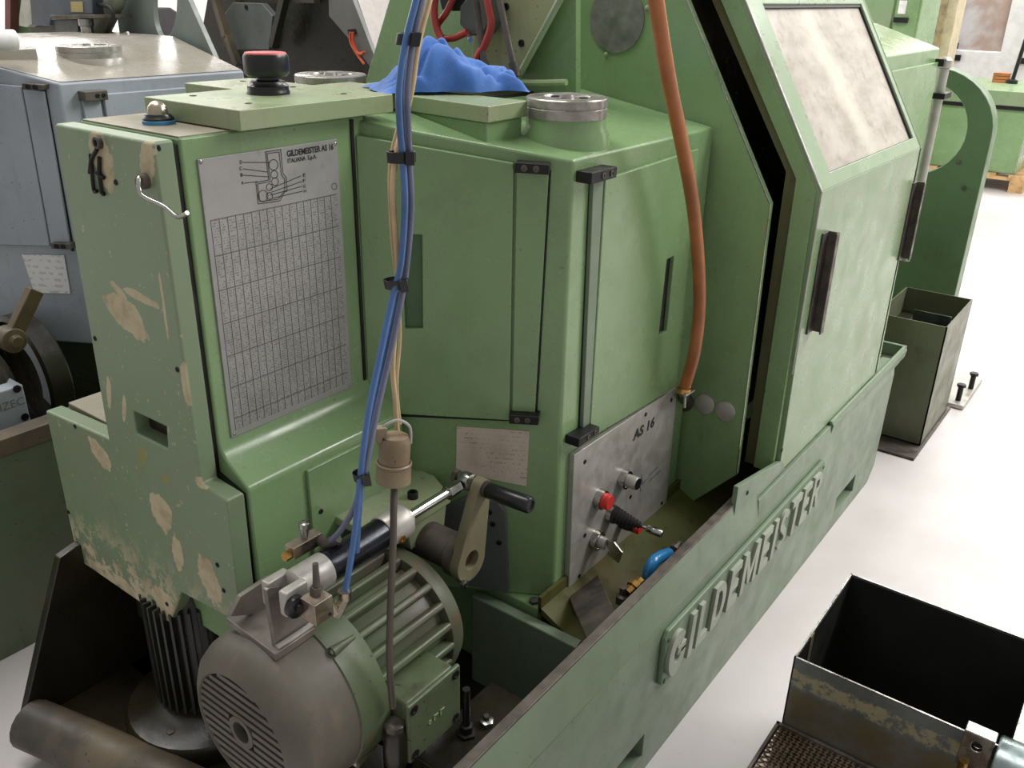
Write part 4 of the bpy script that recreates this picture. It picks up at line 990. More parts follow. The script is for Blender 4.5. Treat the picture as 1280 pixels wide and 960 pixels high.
# socket with bail
so = ON('Y', .905, 493, 566)
SK = paint('grimy_bakelite', (146, 132, 106), (112, 94, 70), .55, dirt=(60, 46, 32), dirt_amt=.7, bump=.3)
ck = thing('cable_socket', so, 'grimy beige round cable socket with wire bail hanging on the hoses', 'socket')
ta = V(.10, 0, 1).normalized()
bm = nb(); lathe(bm, so, ta, [(.0255, -.052), (.029, -.050), (.0285, -.022), (.0255, -.019), (.0255, -.018), (.026, .018), (.0215, .030), (.016, .033), (.010, .034)], 30); obj('socket_body', bm, SK, ck)
bm = nb(); lathe(bm, so, ta, [(.028, -.022), (.0295, -.020), (.0295, -.017), (.027, -.015)], 30, cap=False); obj('socket_ring', bm, SK, ck)
bm = nb(); h = V(.8, -.6, 0)
tube(bm, [so - h * .024 + V(0, 0, .026), so - h * .020 + V(0, 0, .046), so + h * .006 + V(0, 0, .058), so + h * .026 + V(0, 0, .044), so + h * .027 + V(0, 0, .014)], .0026, 8, 6); obj('bail', bm, ALU, ck, 'thin wire bail')
bm = nb(); obx(bm, so - h * .020 + V(0, 0, .036), h, V(.6, .8, 0), V(0, 0, 1), .018, .016, .028); obj('latch', bm, SK, ck, bevel=.002)
cb = path([(493, 600, .905), (492, 640, .885), (491, 690, .87), (488, 760, .85), (487, 830, .835), (491, 884, .83)])
hose('power_cable', cb, .0058, plain('grey_brown_cable', (78, 68, 60), .5), 'dark grey-brown cable hanging from the round socket past the cylinder', cat='cable')
pg = ON('Y', .83, 494, 920)
plug = thing('cable_plug', pg + V(0, 0, -.06), 'dark oily cable plug hanging beside the motor terminal box', 'plug')
bm = nb(); lathe(bm, pg, (0, 0, 1), [(.016, -.07), (.020, -.06), (.021, .01), (.018, .018), (.016, .020)], 22); obj('plug_body', bm, OILY, plug)
bm = nb(); lathe(bm, pg, (0, 0, 1), [(.017, .018), (.019, .020), (.019, .030), (.015, .033), (.008, .034)], 8); obj('plug_nut', bm, DARKSTEEL, plug)
# orange hose
hose('rubber_hose', [ON('Y', .80, *p) for p in ((812, -60), (820, 0), (836, 100), (852, 178), (866, 255), (873, 330), (874, 390), (868, 440))] + [ON('Y', .815, 860, 470), ON('Y', .83, 855, 486)], .0142, ORANGE, 'thick orange rubber hose hanging in front of the upright plate', seg=18, up=.35)
hc = ON('Y', .828, 855, 488)
cl = thing('hose_clamp', hc, 'brass-coloured screw clamp at the lower end of the orange hose', 'clamp')
bm = nb(); lathe(bm, hc, (.15, .05, 1), [(.0185, -.006), (.0185, .006)], 24); obj('clamp_band', bm, BRASS, cl)
bm = nb(); cyl(bm, hc + V(-.02, -.012, -.004), hc + V(.014, -.018, .0), .005, seg=8); cyl(bm, hc + V(-.015, -.012, -.005), hc + V(-.03, -.02, -.03), .0032, seg=8); obj('clamp_screw', bm, STEEL, cl)
bm = nb(); cyl(bm, hc + V(0, 0, -.005), ON('X', XU, 855, 500), .013, seg=16); obj('hose_nipple', bm, DARKSTEEL, cl)
# blue elbow and brass fitting in the trough
hose('air_hose', [ON('Y', .71, 836, 692), ON('Y', .71, 828, 695), ON('Y', .71, 818, 701), ON('Y', .71, 812, 711), ON('Y', .71, 810, 722)], .0135, plain('bright_blue_elbow', (36, 112, 168), .25), 'short bright blue elbow hose lying in the trough', seg=16)
bf = ON('Y', .72, 792, 735)
fit_ = thing('pipe_fitting', bf, 'brass pipe fitting lying in the trough below the blue elbow', 'fitting')
bm = nb(); lathe(bm, bf, (.9, -.2, .3), [(.013, -.02), (.013, -.004), (.018, -.002), (.018, .010), (.012, .012), (.012, .026)], 8); obj('fitting_body', bm, BRASS, fit_)
bm = nb(); lathe(bm, ON('Y', .735, 778, 748), (0, 0, 1), [(.016, -.01), (.016, .008), (.009, .012), (.009, .03), (0, .03)], 6); obj('fitting_nut', bm, DARKSTEEL, fit_)
bm = nb(); lathe(bm, ON('Y', .735, 842, 688), (.9, 0, .2), [(.008, 0), (.012, .003), (.012, .012), (.006, .014), (.006, .03)], 8); obj('fitting_tail', bm, DARKSTEEL, fit_)

# ---- blue rag on the roof
from mathutils import noise as mn
rc_ = ON('Z', 1.408, 563, 117); ux = V(.83, -.56, 0); uy = V(.56, .83, 0)
def sil(s):
    # height along the heap, s in -1..1
    pts = [(-1.0, .006), (-.8, .022), (-.62, .045), (-.45, .085), (-.25, .104), (-.05, .100), (.15, .082), (.32, .060), (.45, .056), (.6, .048), (.74, .050), (.9, .050), (1.0, .012)]
    for (a, b), (c, d) in zip(pts, pts[1:]):
        if a <= s <= c: t = (s - a) / (c - a); t = t * t * (3 - 2 * t); return b + (d - b) * t
    return .0
NX, NY = 110, 70; H_ = []
for j in range(NY + 1):
    row = []
    for i in range(NX + 1):
        s = -1 + 2 * i / NX; t = -1 + 2 * j / NY
        env = max(0, 1 - abs(t) ** 3) ** .7 * (max(0, 1 - abs(s) ** 8)) ** .5
        w1 = mn.noise(V(s * 1.3, t * 1.1, 4.2)); w2 = mn.noise(V(s * 2.1 + 5, t * 1.7, 1.1))
        f1 = abs(math.sin(3.4 * s + 2.6 * t + 2.8 * w1 + .6)) ** .65; f2 = abs(math.sin(5.2 * s - 3.6 * t + 3.2 * w2 + 1.9)) ** .7
        row.append(sil(s) * env * (.46 + .42 * f1 + .30 * f2) + .004)
    H_.append(row)
for _ in range(2):
    H_ = [[(H_[j][i] * 4 + H_[max(j - 1, 0)][i] + H_[min(j + 1, NY)][i] + H_[j][max(i - 1, 0)] + H_[j][min(i + 1, NX)]) / 8 for i in range(NX + 1)] for j in range(NY + 1)]
bm = nb(); g = []
for j in range(NY + 1):
    row = []
    for i in range(NX + 1):
        s = -1 + 2 * i / NX; t = -1 + 2 * j / NY
        ex = .150 * s * (1 + .07 * mn.noise(V(t * 3, 2, 5))); ey = .085 * t * (1 + .35 * mn.noise(V(s * 2.2, 7, 1)))
        row.append(bm.verts.new(rc_ + ux * (ex + .006) + uy * (ey + .06) + V(0, 0, H_[j][i] * .84)))
    g.append(row)
for j in range(NY):
    for i in range(NX): bm.faces.new((g[j][i], g[j][i + 1], g[j + 1][i + 1], g[j + 1][i]))
k = NT('blue_cotton'); kc = k.mix(k.ramp(k.noise(20, 5), .35, .7), srgb(62, 112, 188), srgb(50, 94, 166)); k.bump(k.noise(240, 3), .35, .002); k.b.inputs['Sheen Weight'].default_value = .3
rag = obj('cleaning_rag', bm, k.out(kc, .9, 0.0), angle=180); tag(rag, 'crumpled blue cotton rag lying on the casing roof', 'rag')
# ---- tooling zone behind the rag
XBk = 1.76
def TB(u, v, x=XBk): return ON('X', x, u, v)
bm = nb(); prism(bm, [TB(504, -60), TB(455, 108), TB(454, 125), TB(720, 128), TB(720, -60)], (.02, 0, 0)); obj('rear_upright', bm, GREEN, M, 'green upright plate behind the rag', bevel=.002)
bm = nb(); prism(bm, [TB(602, -60, 1.72), TB(726, -60, 1.72), TB(650, 92, 1.72), TB(588, 92, 1.72)], (.02, 0, 0))
sl_ = obj('slide_plate', bm, paint('pale_olive_enamel', (150, 158, 118), (140, 140, 104), .4, dirt=(80, 66, 40), dirt_amt=.5), M, 'pale olive inclined slide plate', bevel=.002)
for p in ((652, 54), (633, 8)): screw(TB(*p, 1.72), (-1, 0, 0), sl_, .008, .003, BLACKM, kind='sock')
bm = nb(); tube(bm, [TB(706, -12, 1.71), TB(650, 92, 1.71)], .008, 8, 0); tube(bm, [TB(649, 94, 1.71), TB(652, 103, 1.71), TB(708, 103, 1.71)], .007, 8, 4); obj('slide_edge', bm, GREEN_TOP, M)
bm = nb(); bx(bm, (1.56, 1.25, 1.372), (1.75, 1.6, 1.384)); obj('oily_ledge', bm, OILY, M)
vv = thing('air_valve', TB(590, 30, 1.66), 'black angular air valve above the blue rag', 'valve')
bm = nb(); prism(bm, [TB(*p, 1.66) for p in ((575, 8), (590, -10), (612, -10), (613, 25), (603, 42), (588, 45), (574, 30))], (.05, 0, 0)); obj('valve_body', bm, GREY_DK, vv, bevel=.003)
bm = nb(); prism(bm, [TB(*p, 1.665) for p in ((548, -6), (570, -6), (566, 14), (552, 12))], (.04, 0, 0)); obj('valve_head', bm, BLACK, vv, bevel=.002)
bm = nb(); cyl(bm, TB(584, 42, 1.66), TB(588, 50, 1.63), .006, seg=8); obj('valve_port', bm, STEEL, vv)
XH = 1.63
hose('air_hose', [TB(*p, XH) for p in ((550, -40), (543, 5), (545, 32), (553, 52), (562, 75))], .0085, REDHOSE, 'red hose dropping behind the blue rag')
hose('air_hose', [TB(*p, XH + .02) for p in ((578, -30), (560, 12), (547, 32), (552, 46), (566, 48), (584, 40))], .0075, REDHOSE, 'red hose looping to the port of the black valve')
hose('air_hose', [TB(*p, XH) for p in ((600, -40), (611, 10), (614, 32), (606, 56), (597, 72), (594, 92))], .0085, REDHOSE, 'red hose curving past the grey rods on the slide')
for pp_, lab in ((((590, -40), (607, 95)), 'slim grey steel rod leaning beside the black valve'), (((616, -40), (645, 96)), 'slim grey steel rod with a collar at its foot by the slide edge')):
    rd = thing('steel_rod', TB(*pp_[1], XH - .03), lab, 'rod')
    bm = nb(); cyl(bm, TB(*pp_[0], XH), TB(*pp_[1], XH), .0075, seg=14); obj('rod', bm, DARKSTEEL, rd)
    d = (TB(*pp_[0], XH) - TB(*pp_[1], XH)).normalized(); bm = nb(); cyl(bm, TB(*pp_[1], XH), TB(*pp_[1], XH) + d * .03, .011, seg=14); obj('rod_collar', bm, DARKSTEEL, rd)
# ------------------------------------------------------------------ blue-grey lathe behind
G = thing('lathe', (1.5, 2.8, 0), 'blue-grey multi-spindle lathe behind the green one, with a paper sheet taped to it', 'lathe')
C2 = V(1.233, 2.4, 0)
def F2(u, v, off=0.0): return ONP(C2 + N1 * off, N1, u, v)
gc_ = casing('headstock_casing', C2, BLUEGREY, G, 1.352, .24, .62, 1.82, 3.15, .40)
L2 = C2 - T1 * .40
bm = nb()
def roof(x, y): return V(x, y, 1.352 + (min(y, L2.y) - C2.y) * .24 + .0015)
a = [roof(C2.x + .006, C2.y + .004), roof(L2.x + .008, L2.y), roof(1.815, L2.y), roof(1.815, C2.y + .004)]
bm.faces.new([bm.verts.new(p) for p in a]); b = [roof(L2.x + .008, L2.y), roof(L2.x + .008, 3.14), roof(1.815, 3.14), roof(1.815, L2.y)]
bm.faces.new([bm.verts.new(p) for p in b]); obj('worn_roof', bm, GREYTOP, gc_, 'worn shiny roof of the grey casing')
bm = nb(); prism(bm, [F2(*p, .012) for p in ((-60, 100), (26, 108), (62, 308), (-20, 306))], -N1 * .012); gd = obj('door', bm, BLUEGREY, G, bevel=.003)
bm = nb(); prism(bm, [F2(*p, .010) for p in ((28, 110), (54, 114), (88, 311), (64, 309))], -N1 * .010); obj('hinge_strip', bm, BLUEGREY, gd, bevel=.002)
bm = nb(); prism(bm, [F2(*p, .002) for p in ((54, 112), (57, 112), (93, 314), (89, 314))], -N1 * .002); obj('door_gap', bm, BLACKM, gd)
for b in (((27, 104), (53, 106), (53, 113), (27, 112)), ((63, 304), (86, 305), (88, 312), (64, 311))):
    bm = nb(); prism(bm, [F2(*p, .030) for p in b], -N1 * .030); h_ = obj('hinge_block', bm, DARKSTEEL, gd, bevel=.002)
    P = [F2(*p, .030) for p in b]
    for s in (.3, .65): screw((P[0] * (1 - s) + P[1] * s + P[3] * (1 - s) + P[2] * s) / 2, N1, h_, .007, .002, BLACKM, kind='sock')
bm = nb(); bx(bm, (1.345, 2.388, .7), (1.80, 2.4, 1.318)); obj('door', bm, BLUEGREY, G, bevel=.003)
bm = nb(); bx(bm, (1.285, 2.39, .7), (1.335, 2.4, 1.31)); obj('hinge_strip', bm, BLUEGREY, G, bevel=.002)
bm = nb(); bx(bm, (1.28, 2.365, 1.305), (1.345, 2.4, 1.33)); hb2 = obj('hinge_block', bm, DARKSTEEL, G, bevel=.002)
for x in (1.315, 1.332): screw((x, 2.365, 1.318), (0, -1, 0), hb2, .006, .002, BLACKM, kind='sock')
gp_ = ON('Z', 1.425, 111, 58); spindle_cap((gp_.x, gp_.y), 1.385, .088, TURNED, G, GREYTOP, .008)
XG = 1.84
hole = [ON('X', XG, 206 + math.cos(t) * 15 + math.sin(t) * -1, 3 + math.sin(t) * 45) for t in [2 * math.pi * i / 28 for i in range(28)]]
bm = nb(); A = ON('X', XG, 205, -67); B = ON('X', XG, 288, 118)
prism(bm, [A, B, V(XG, B.y, 1.0), V(XG, 3.1, 1.0), V(XG, 3.1, A.z)], (.02, 0, 0), [hole])
obj('upright_plate', bm, paint('grey_green_enamel', (128, 138, 136), (112, 120, 112), .4, dirt=(80, 72, 54), dirt_amt=.5), G, 'grey upright plate with a long rounded opening', bevel=.002)
bm = nb(); P = [ON('Z', 1.425, *p) for p in ((-60, 64), (45, 61), (40, 46), (-60, 49))]; prism(bm, P, (0, 0, -.03)); obj('top_slab', bm, GREYTOP, G, bevel=.003)
# tooling above the grey roof
XT = 1.72
def TG(u, v, x=XT): return ON('X', x, u, v)
bm = nb(); prism(bm, [TG(*p) for p in ((34, -20), (114, -20), (116, 18), (64, 20), (62, 32), (41, 32))], (.10, 0, 0)); th_ = obj('tool_motor', bm, paint('slate_enamel', (70, 82, 92), (60, 70, 80), .4), G, 'slate-blue tool motor with a yellowed label', bevel=.004)
bm = nb(); prism(bm, [TG(*p, XT - .002) for p in ((88, 2), (103, 2), (104, 15), (89, 15))], (.002, 0, 0)); obj('motor_label', bm, plain('yellowed_label', (170, 158, 104), .6), th_)
bm = nb(); prism(bm, [TG(*p, XT - .03) for p in ((62, 19), (119, 18), (120, 23), (64, 25))], (.13, 0, 0)); obj('tool_shelf', bm, DARKSTEEL, th_, bevel=.002)
bm = nb(); prism(bm, [TG(*p, XT + .01) for p in ((66, 25), (97, 24), (98, 62), (74, 68))], (.08, 0, 0)); obj('tool_block', bm, GREY_DK, th_, bevel=.003)
c = TG(107, 24, XT - .02); bm = nb(); lathe(bm, c + V(0, 0, .0), (0, 0, -1), [(.024, 0), (.024, .02), (.020, .022), (.020, .06), (.016, .064), (.016, .10), (.012, .102)], 22); obj('tool_spindle', bm, STEEL, th_)
bm = nb(); cyl(bm, TG(156, -30, 1.8), TG(118, 52, 1.78), .035, seg=22); obj('air_cylinder', bm, paint('pale_grey_green', (158, 166, 146), (146, 150, 130), .4), G)
bm = nb(); tube(bm, [TG(122, 5, 1.74), TG(138, 10, 1.74), TG(141, 24, 1.74), TG(132, 42, 1.74), TG(124, 54, 1.74)], .007, 10, 6); obj('black_tube', bm, RUBBER, G)
bm = nb(); tube(bm, [TG(128, 54, 1.76), TG(160, 41, 1.76)], .005, 8, 0); obj('thin_rod', bm, ALU, G)
bm = nb(); prism(bm, [TG(*p, 1.75) for p in ((6, -30), (13, -30), (13, 42), (6, 42))], (.05, 0, 0)); obj('side_rail', bm, plain('red_brown_paint', (112, 62, 56), .5), G)
bm = nb(); prism(bm, [TG(*p, 1.78) for p in ((12, -30), (40, -30), (46, 60), (12, 55))], (.05, 0, 0)); obj('side_housing', bm, GREEN_DK, G)
bm = nb(); prism(bm, [TG(*p, 1.74) for p in ((29, -20), (36, -20), (40, 30), (33, 34), (24, 32), (24, 22))], (.04, 0, 0)); obj('beige_arm', bm, plain('beige_enamel', (186, 186, 170), .5), G)
bm = nb(); prism(bm, [TG(*p, 1.77) for p in ((38, 30), (66, 28), (76, 64), (44, 66))], (.06, 0, 0)); obj('slide_block', bm, OILY, G)
rl = thing('paper_roll', ON('Z', 1.425, 10, 55), 'white paper roll lying on the grey slab', 'paper roll')
bm = nb(); p0 = ON('Z', 1.452, -60, 52); p1 = ON('Z', 1.452, 20, 50); cyl(bm, p0, p1, .026, seg=24); obj('roll_outer', bm, WHITE, rl, bevel=.004)
bm = nb(); d = (p1 - p0).normalized(); cyl(bm, p1 + d * .0005, p1 + d * .003, .010, seg=16); obj('roll_core', bm, plain('core_card', (150, 140, 124), .8), rl)
# chamber with tooling to the right of the grey upright
XC = 2.42
def TC(u, v, x=XC): return ON('X', x, u, v)
bm = nb(); prism(bm, [TC(*p) for p in ((268, -50), (252, 42), (262, 120), (478, 120), (466, 84), (434, -10), (420, -50))], (.04, 0, 0)); obj('tool_chamber', bm, OILY, G, 'dark oily tool chamber')
bm = nb(); prism(bm, [TC(*p, XC - .03) for p in ((278, 20), (291, 3), (327, 4), (341, 20), (336, 62), (287, 62), (280, 45))], (.03, 0, 0)); oc = obj('octagon_plate', bm, GREY_DK, G, 'grey octagonal plate in the tool chamber', bevel=.003)
screw(TC(308, 9, XC - .03), (-1, 0, 0), oc, .009, .004, BLACKM, kind='sock')
for a, b in (((264, -20), (284, 48)), ((358, -10), (341, 58)), ((284, 45), (298, 82)), ((262, 60), (286, 100))):
    bm = nb(); p, q = TC(*a, XC - .06), TC(*b, XC - .06); d = (q - p).normalized(); obx(bm, (p + q) / 2, d, V(1, 0, 0), d.cross(V(1, 0, 0)), (q - p).length, .03, .026); obj('tool_bar', bm, DUSTY, G, bevel=.002)
bm = nb(); bx(bm, TC(358, -8, XC - .05), TC(400, 4, XC - .02)); obj('tool_bar', bm, DUSTY, G)
bm = nb(); prism(bm, [TC(*p, 2.30) for p in ((410, -50), (411, 20), (437, 50), (466, 88), (470, 76), (440, -2), (420, -50))], (.02, 0, 0)); obj('side_plate', bm, paint('mid_grey_enamel', (112, 112, 110), (98, 98, 94), .45), G, 'leaning grey side plate with an opening for wires', bevel=.002)
bm = nb(); prism(bm, [TC(*p, 2.297) for p in ((434, 37), (444, 36), (446, 42), (436, 44))], (.002, 0, 0)); obj('wire_opening', bm, BLACKM, G)
WIRE = plain('orange_wire', (206, 84, 48), .5)
wr = thing('wire_loom', TC(445, 60, 2.28), 'orange-red wires hanging from the leaning grey plate', 'wires')
for pp_ in (((438, 40), (438, 52), (444, 64), (455, 80)), ((441, 40), (442, 54), (447, 66), (454, 66), (455, 64)), ((446, 66), (449, 68), (454, 67))):
    bm = nb(); tube(bm, [TC(*p, 2.285) for p in pp_], .0045, 8, 5); obj('wire', bm, WIRE, wr)
# bed, motor and sheet of the grey lathe
bm = nb(); bx(bm, (.2, 2.1, 0), (2.9, 2.14, .545)); bx(bm, (.2, 2.14, 0), (2.9, 3.3, .3)); obj('bed_frame', bm, paint('old_green_bed', (88, 110, 84), (98, 104, 82), .45, dirt=(84, 60, 40), dirt_amt=.5), G, 'old green bed of the grey lathe', bevel=.004)
bm = nb(); bx(bm, (.2, 2.095, .545), (2.9, 2.15, .59)); obj('bed_rim', bm, DUSTY, G, 'dusty rim of the grey lathe bed', bevel=.003)
bm = nb(); bx(bm, (.9, 2.72, .3), (1.8, 3.1, .66)); obj('casing_foot', bm, OILY, G)
gm = thing('electric_motor', (.8, 2.38, .3), 'dark dirty motor with a pale blue terminal lid at the grey lathe', 'motor')
ax0 = V(.45, 2.40, .60)
bm = nb(); lathe(bm, ax0, (1, 0, 0), [(.12, 0), (.135, .01), (.135, .40), (.15, .41), (.15, .44), (.10, .48), (.05, .49)], 40); obj('motor_body', bm, OILY, gm)
for i in range(22):
    a = 2 * math.pi * i / 22; d = V(0, math.cos(a), math.sin(a)); t = V(0, -math.sin(a), math.cos(a))
    bm = nb(); obx(bm, ax0 + V(.2, 0, 0) + d * .146, V(1, 0, 0), d, t, .38, .026, .010); obj('cooling_fin', bm, GREY_DK, gm, bevel=.002)
P = PL('Y', 2.22, [(-30, 500), (24, 482), (38, 533), (-20, 552)])
bm = nb(); bx(bm, (P[0].x, 2.22, P[2].z), (P[1].x + .01, 2.33, P[1].z)); tl = obj('terminal_lid', bm, BLUEGREY, gm, 'pale blue terminal lid', bevel=.005)
for p in ((21, 486), (31, 521)): screw(ON('Y', 2.22, *p), (0, -1, 0), tl, .010, .003, BLACKM, kind='sock')
tA = ON('Y', 2.219, 0, 515); bm = text_bm('IZEC', .03, tA, (1, 0, 0), (0, 0, 1)); obj('lid_lettering', bm, FAINT, tl)
bm = nb(); bx(bm, (.5, 2.25, .29), (.9, 2.55, .47)); obj('motor_foot', bm, OILY, gm)
bm = nb()
for ang0, r0, r1, mat_ in ((0, .15, .20, None),):
    lathe(bm, V(1.02, 2.50, .56), (1, 0, 0), [(.165, 0), (.18, .005), (.18, .06), (.165, .07)], 40, cap=False)
obj('belt_guard', bm, OILY, G, 'round dark belt guard')
bm = nb(); prism(bm, [V(1.03, 2.50 + r * math.cos(math.radians(t)), .56 + r * math.sin(math.radians(t))) for r, t in [(.162, x) for x in range(200, 99, -10)] + [(.105, x) for x in range(100, 201, 10)]], (.02, 0, 0)); obj('guard_segment', bm, BLUEGREY, G, 'curved blue-grey guard segment')
bm = nb(); lathe(bm, V(1.02, 2.50, .56), (1, 0, 0), [(.165, .05), (0, .05)], 40, cap=False); obj('guard_back', bm, OILY, G)
bm = nb(); a_, b_ = ON('Y', 2.25, 44, 362), ON('Y', 2.25, 14, 424); d = (b_ - a_).normalized(); obx(bm, (a_ + b_) / 2, d, V(0, 1, 0), d.cross(V(0, 1, 0)), (b_ - a_).length, .03, .036); lathe(bm, b_ + V(0, .03, 0), (0, -1, 0), [(.032, 0), (.032, .05), (.015, .054), (.015, .065), (0, .065)], 20)
obj('clamp_lever', bm, paint('brown_oily_steel', (84, 72, 50), (66, 56, 38), .45, dirt=(40, 32, 20), dirt_amt=.6), G, 'stubby olive-brown clamp lever', bevel=.003)
bm = nb(); P = [F2(*p, .004) for p in ((27, 318), (80, 319), (88, 367), (43, 366))]; prism(bm, P, -N1 * .0015)
k = NT('printed_sheet'); s = k.sep(); rows = k.ramp(k.math('FRACT', k.math('MULTIPLY', s[2], 55)), .55, .6); tx = k.math('MULTIPLY', rows, k.ramp(k.noise(70, 2), .5, .54))
tag(obj('notice_sheet', bm, k.out(k.mix(k.math('MULTIPLY', tx, .35), srgb(226, 226, 228), srgb(120, 120, 126)), .7, 0.0)), 'white printed sheet taped to the grey lathe below its door', 'paper')
# dark bag seen through the opening of the grey upright
cb_ = thing('storage_cabinet', (5.2, 8.2, 0), 'white low cabinet by the far wall', 'cabinet')
bm = nb(); bx(bm, (4.6, 8.0, .08), (5.9, 8.5, 1.10)); obj('body', bm, WALL, cb_, bevel=.01)
for x in (4.62, 5.26):
    bm = nb(); bx(bm, (x, 7.98, .1), (x + .62, 8.0, 1.06)); dd = obj('door', bm, WALL, cb_, bevel=.004)
    bm = nb(); bx(bm, (x + .55, 7.96, .5), (x + .57, 7.98, .7)); obj('handle', bm, ALU, dd)
bm = nb(); bx(bm, (4.62, 8.02, 0), (5.88, 8.48, .08)); obj('plinth', bm, GREY_DK, cb_)
bg = thing('tool_case', (5.25, 8.2, 1.1), 'dark tool case on the white cabinet seen through the grey upright', 'case')
bm = nb(); prism(bm, [V(5.05, 8.1, 1.10), V(5.5, 8.1, 1.10), V(5.5, 8.1, 1.30), V(5.38, 8.1, 1.37), V(5.05, 8.1, 1.37)], (0, .2, 0)); obj('case_body', bm, plain('dark_case', (58, 54, 60), .6), bg, bevel=.02)
bm = nb(); tube(bm, [V(5.12, 8.2, 1.36), V(5.13, 8.2, 1.42), V(5.25, 8.2, 1.42), V(5.27, 8.2, 1.36)], .014, 8, 6); obj('case_handle', bm, BLACK, bg)

# ------------------------------------------------------------------ right side: bar-feed stand and swarf bin
XS = 4.1
st_ = thing('bar_stand', (XS, .9, 0), 'dark green bar-feed stand with a round cut-out and footplate', 'stand')
cy_, cz_, r_o, r_i = .93, 1.09, .272, .186
outl = [(.658, 0)] + [(cy_ + r_o * math.cos(t), cz_ + (r_o - .02) * math.sin(t)) for t in [math.pi - i * math.pi / 2 / 10 for i in range(11)]] + [(1.25, cz_ + r_o - .02), (1.25, 0)]
hole = [(cy_ + .01 + r_i * math.cos(t), cz_ + .005 + r_i * math.sin(t)) for t in [2 * math.pi * i / 36 for i in range(36)]]
bm = nb(); prism(bm, [V(XS, y, z) for y, z in outl], (.10, 0, 0), [[V(XS, y, z) for y, z in hole]]); obj('stand_plate', bm, paint('shade_green', (84, 110, 76), (76, 100, 68), .4), st_, bevel=.004)
bm = nb(); bx(bm, (XS - .22, .49, 0), (XS + .16, .80, .022)); ft = obj('footplate', bm, ALU, st_, 'steel footplate with two levelling bolts', bevel=.008)
for x, y in ((3.93, .525), (4.10, .51)):
    bm = nb(); cyl(bm, (x, y, .02), (x, y, .085), .011, seg=12); lathe(bm, (x, y, .085), (0, 0, 1), [(.018, 0), (.018, .012)], 6); obj('levelling_bolt', bm, BLACKM, ft)
for p in ((1198, 202), (1205, 235)): screw(ON('X', XS, *p), (-1, 0, 0), st_, .010, .006, DARKSTEEL, 'bolt')
bn = thing('swarf_bin', (3.6, .67, 0), 'tall olive sheet-metal bin with an open top beside the bed end', 'bin')
BINM = paint('olive_bin', (96, 102, 78), (84, 86, 64), .42, dirt=(46, 44, 28), dirt_amt=.5)
def open_box(bm, x0, x1, y0, y1, z0, z1, t):
    bx(bm, (x0, y0, z0), (x1, y1, z0 + t)); bx(bm, (x0, y0, z0), (x0 + t, y1, z1)); bx(bm, (x1 - t, y0, z0), (x1, y1, z1)); bx(bm, (x0, y0, z0), (x1, y0 + t, z1)); bx(bm, (x0, y1 - t, z0), (x1, y1, z1))
bm = nb(); open_box(bm, 3.40, 3.82, .545, .80, .012, .50, .005); obj('bin_body', bm, BINM, bn)
bm = nb(); bx(bm, (3.28, .535, 0), (3.86, .70, .012)); bx(bm, (3.28, .70, 0), (3.84, .82, .012)); obj('base_plate', bm, DARKSTEEL, bn, bevel=.003)
bm = nb(); bx(bm, (3.41, .55, .462), (3.60, .70, .467)); bx(bm, (3.41, .55, .462), (3.415, .70, .492)); bx(bm, (3.41, .55, .462), (3.60, .554, .49)); bx(bm, (3.50, .555, .467), (3.506, .69, .51)); tr = obj('bin_tray', bm, SHEET, bn, 'small sheet tray lying in the bin')
screw((3.56, .63, .467), (0, 0, 1), tr, .022, .004, DARKSTEEL, 'washer', 'round'); screw((3.56, .63, .470), (0, 0, 1), tr, .012, .02, BRASS, 'bolt')
bm = nb(); bx(bm, (3.41, .56, .05), (3.81, .79, .40)); obj('swarf_fill', bm, OILY, bn)

# ------------------------------------------------------------------ far right
gx = 9.2
cb = thing('control_cabinet', (gx + .4, 1.65, 0), 'low green cabinet with an overhanging lid standing on a wooden pallet', 'cabinet')
bm = nb(); bx(bm, (gx, 1.22, .15), (gx + .9, 2.3, .72)); obj('body', bm, GREEN, cb, bevel=.01)
bm = nb(); bx(bm, (gx - .02, 1.19, .70), (gx + .92, 2.3, .735)); obj('lid_gap', bm, BLACKM, cb)
bm = nb(); bx(bm, (gx - .05, 1.0, .735), (gx + 1.3, 2.5, .86)); obj('lid', bm, GREEN_HOOD, cb, bevel=.01)
pa = thing('wooden_pallet', (gx + .4, 1.6, 0), 'pale wooden pallet under the low green cabinet', 'pallet')
WOOD = plain('pale_wood', (206, 166, 118), .7, var=.25)
for i in range(5):
    bm = nb(); bx(bm, (gx - .05, 1.12 + i * .25, .125), (gx + 1.05, 1.12 + i * .25 + .14, .15)); obj('plank', bm, WOOD, pa)
for x in (gx - .05, gx + .45, gx + .93):
    bm = nb(); bx(bm, (x, 1.12, .10), (x + .12, 2.26, .125)); obj('stringer', bm, WOOD, pa)
    for y in (1.12, 1.62, 2.14):
        bm = nb(); bx(bm, (x, y, .022), (x + .12, y + .12, .10)); obj('block', bm, WOOD, pa)
for y in (1.12, 1.62, 2.14):
    bm = nb(); bx(bm, (gx - .05, y, 0), (gx + 1.05, y + .12, .022)); obj('skid', bm, WOOD, pa)
ob_ = thing('wooden_crate', ON('X', gx + .8, 1254, 88), 'small orange-brown wooden crate on the far green lid', 'crate')
p = ON('X', gx + .85, 1254, 89); bm = nb(); 
for i in range(3):
    bm = nb(); bx(bm, (p.x - .05, p.y - .07, .862 + i * .03), (p.x + .05, p.y + .07, .888 + i * .03)); obj('slat', bm, plain('orange_wood', (180, 112, 66), .7), ob_)
p = ON('X', gx + .8, 1268, 90); hd_ = thing('black_lever', (p.x, p.y, .86), 'black upright lever with a clear knob on the far green lid', 'lever')
bm = nb(); lathe(bm, (p.x, p.y, .86), (0, 0, 1), [(.05, 0), (.05, .03), (.03, .04)], 16); obj('lever_base', bm, BLACK, hd_)
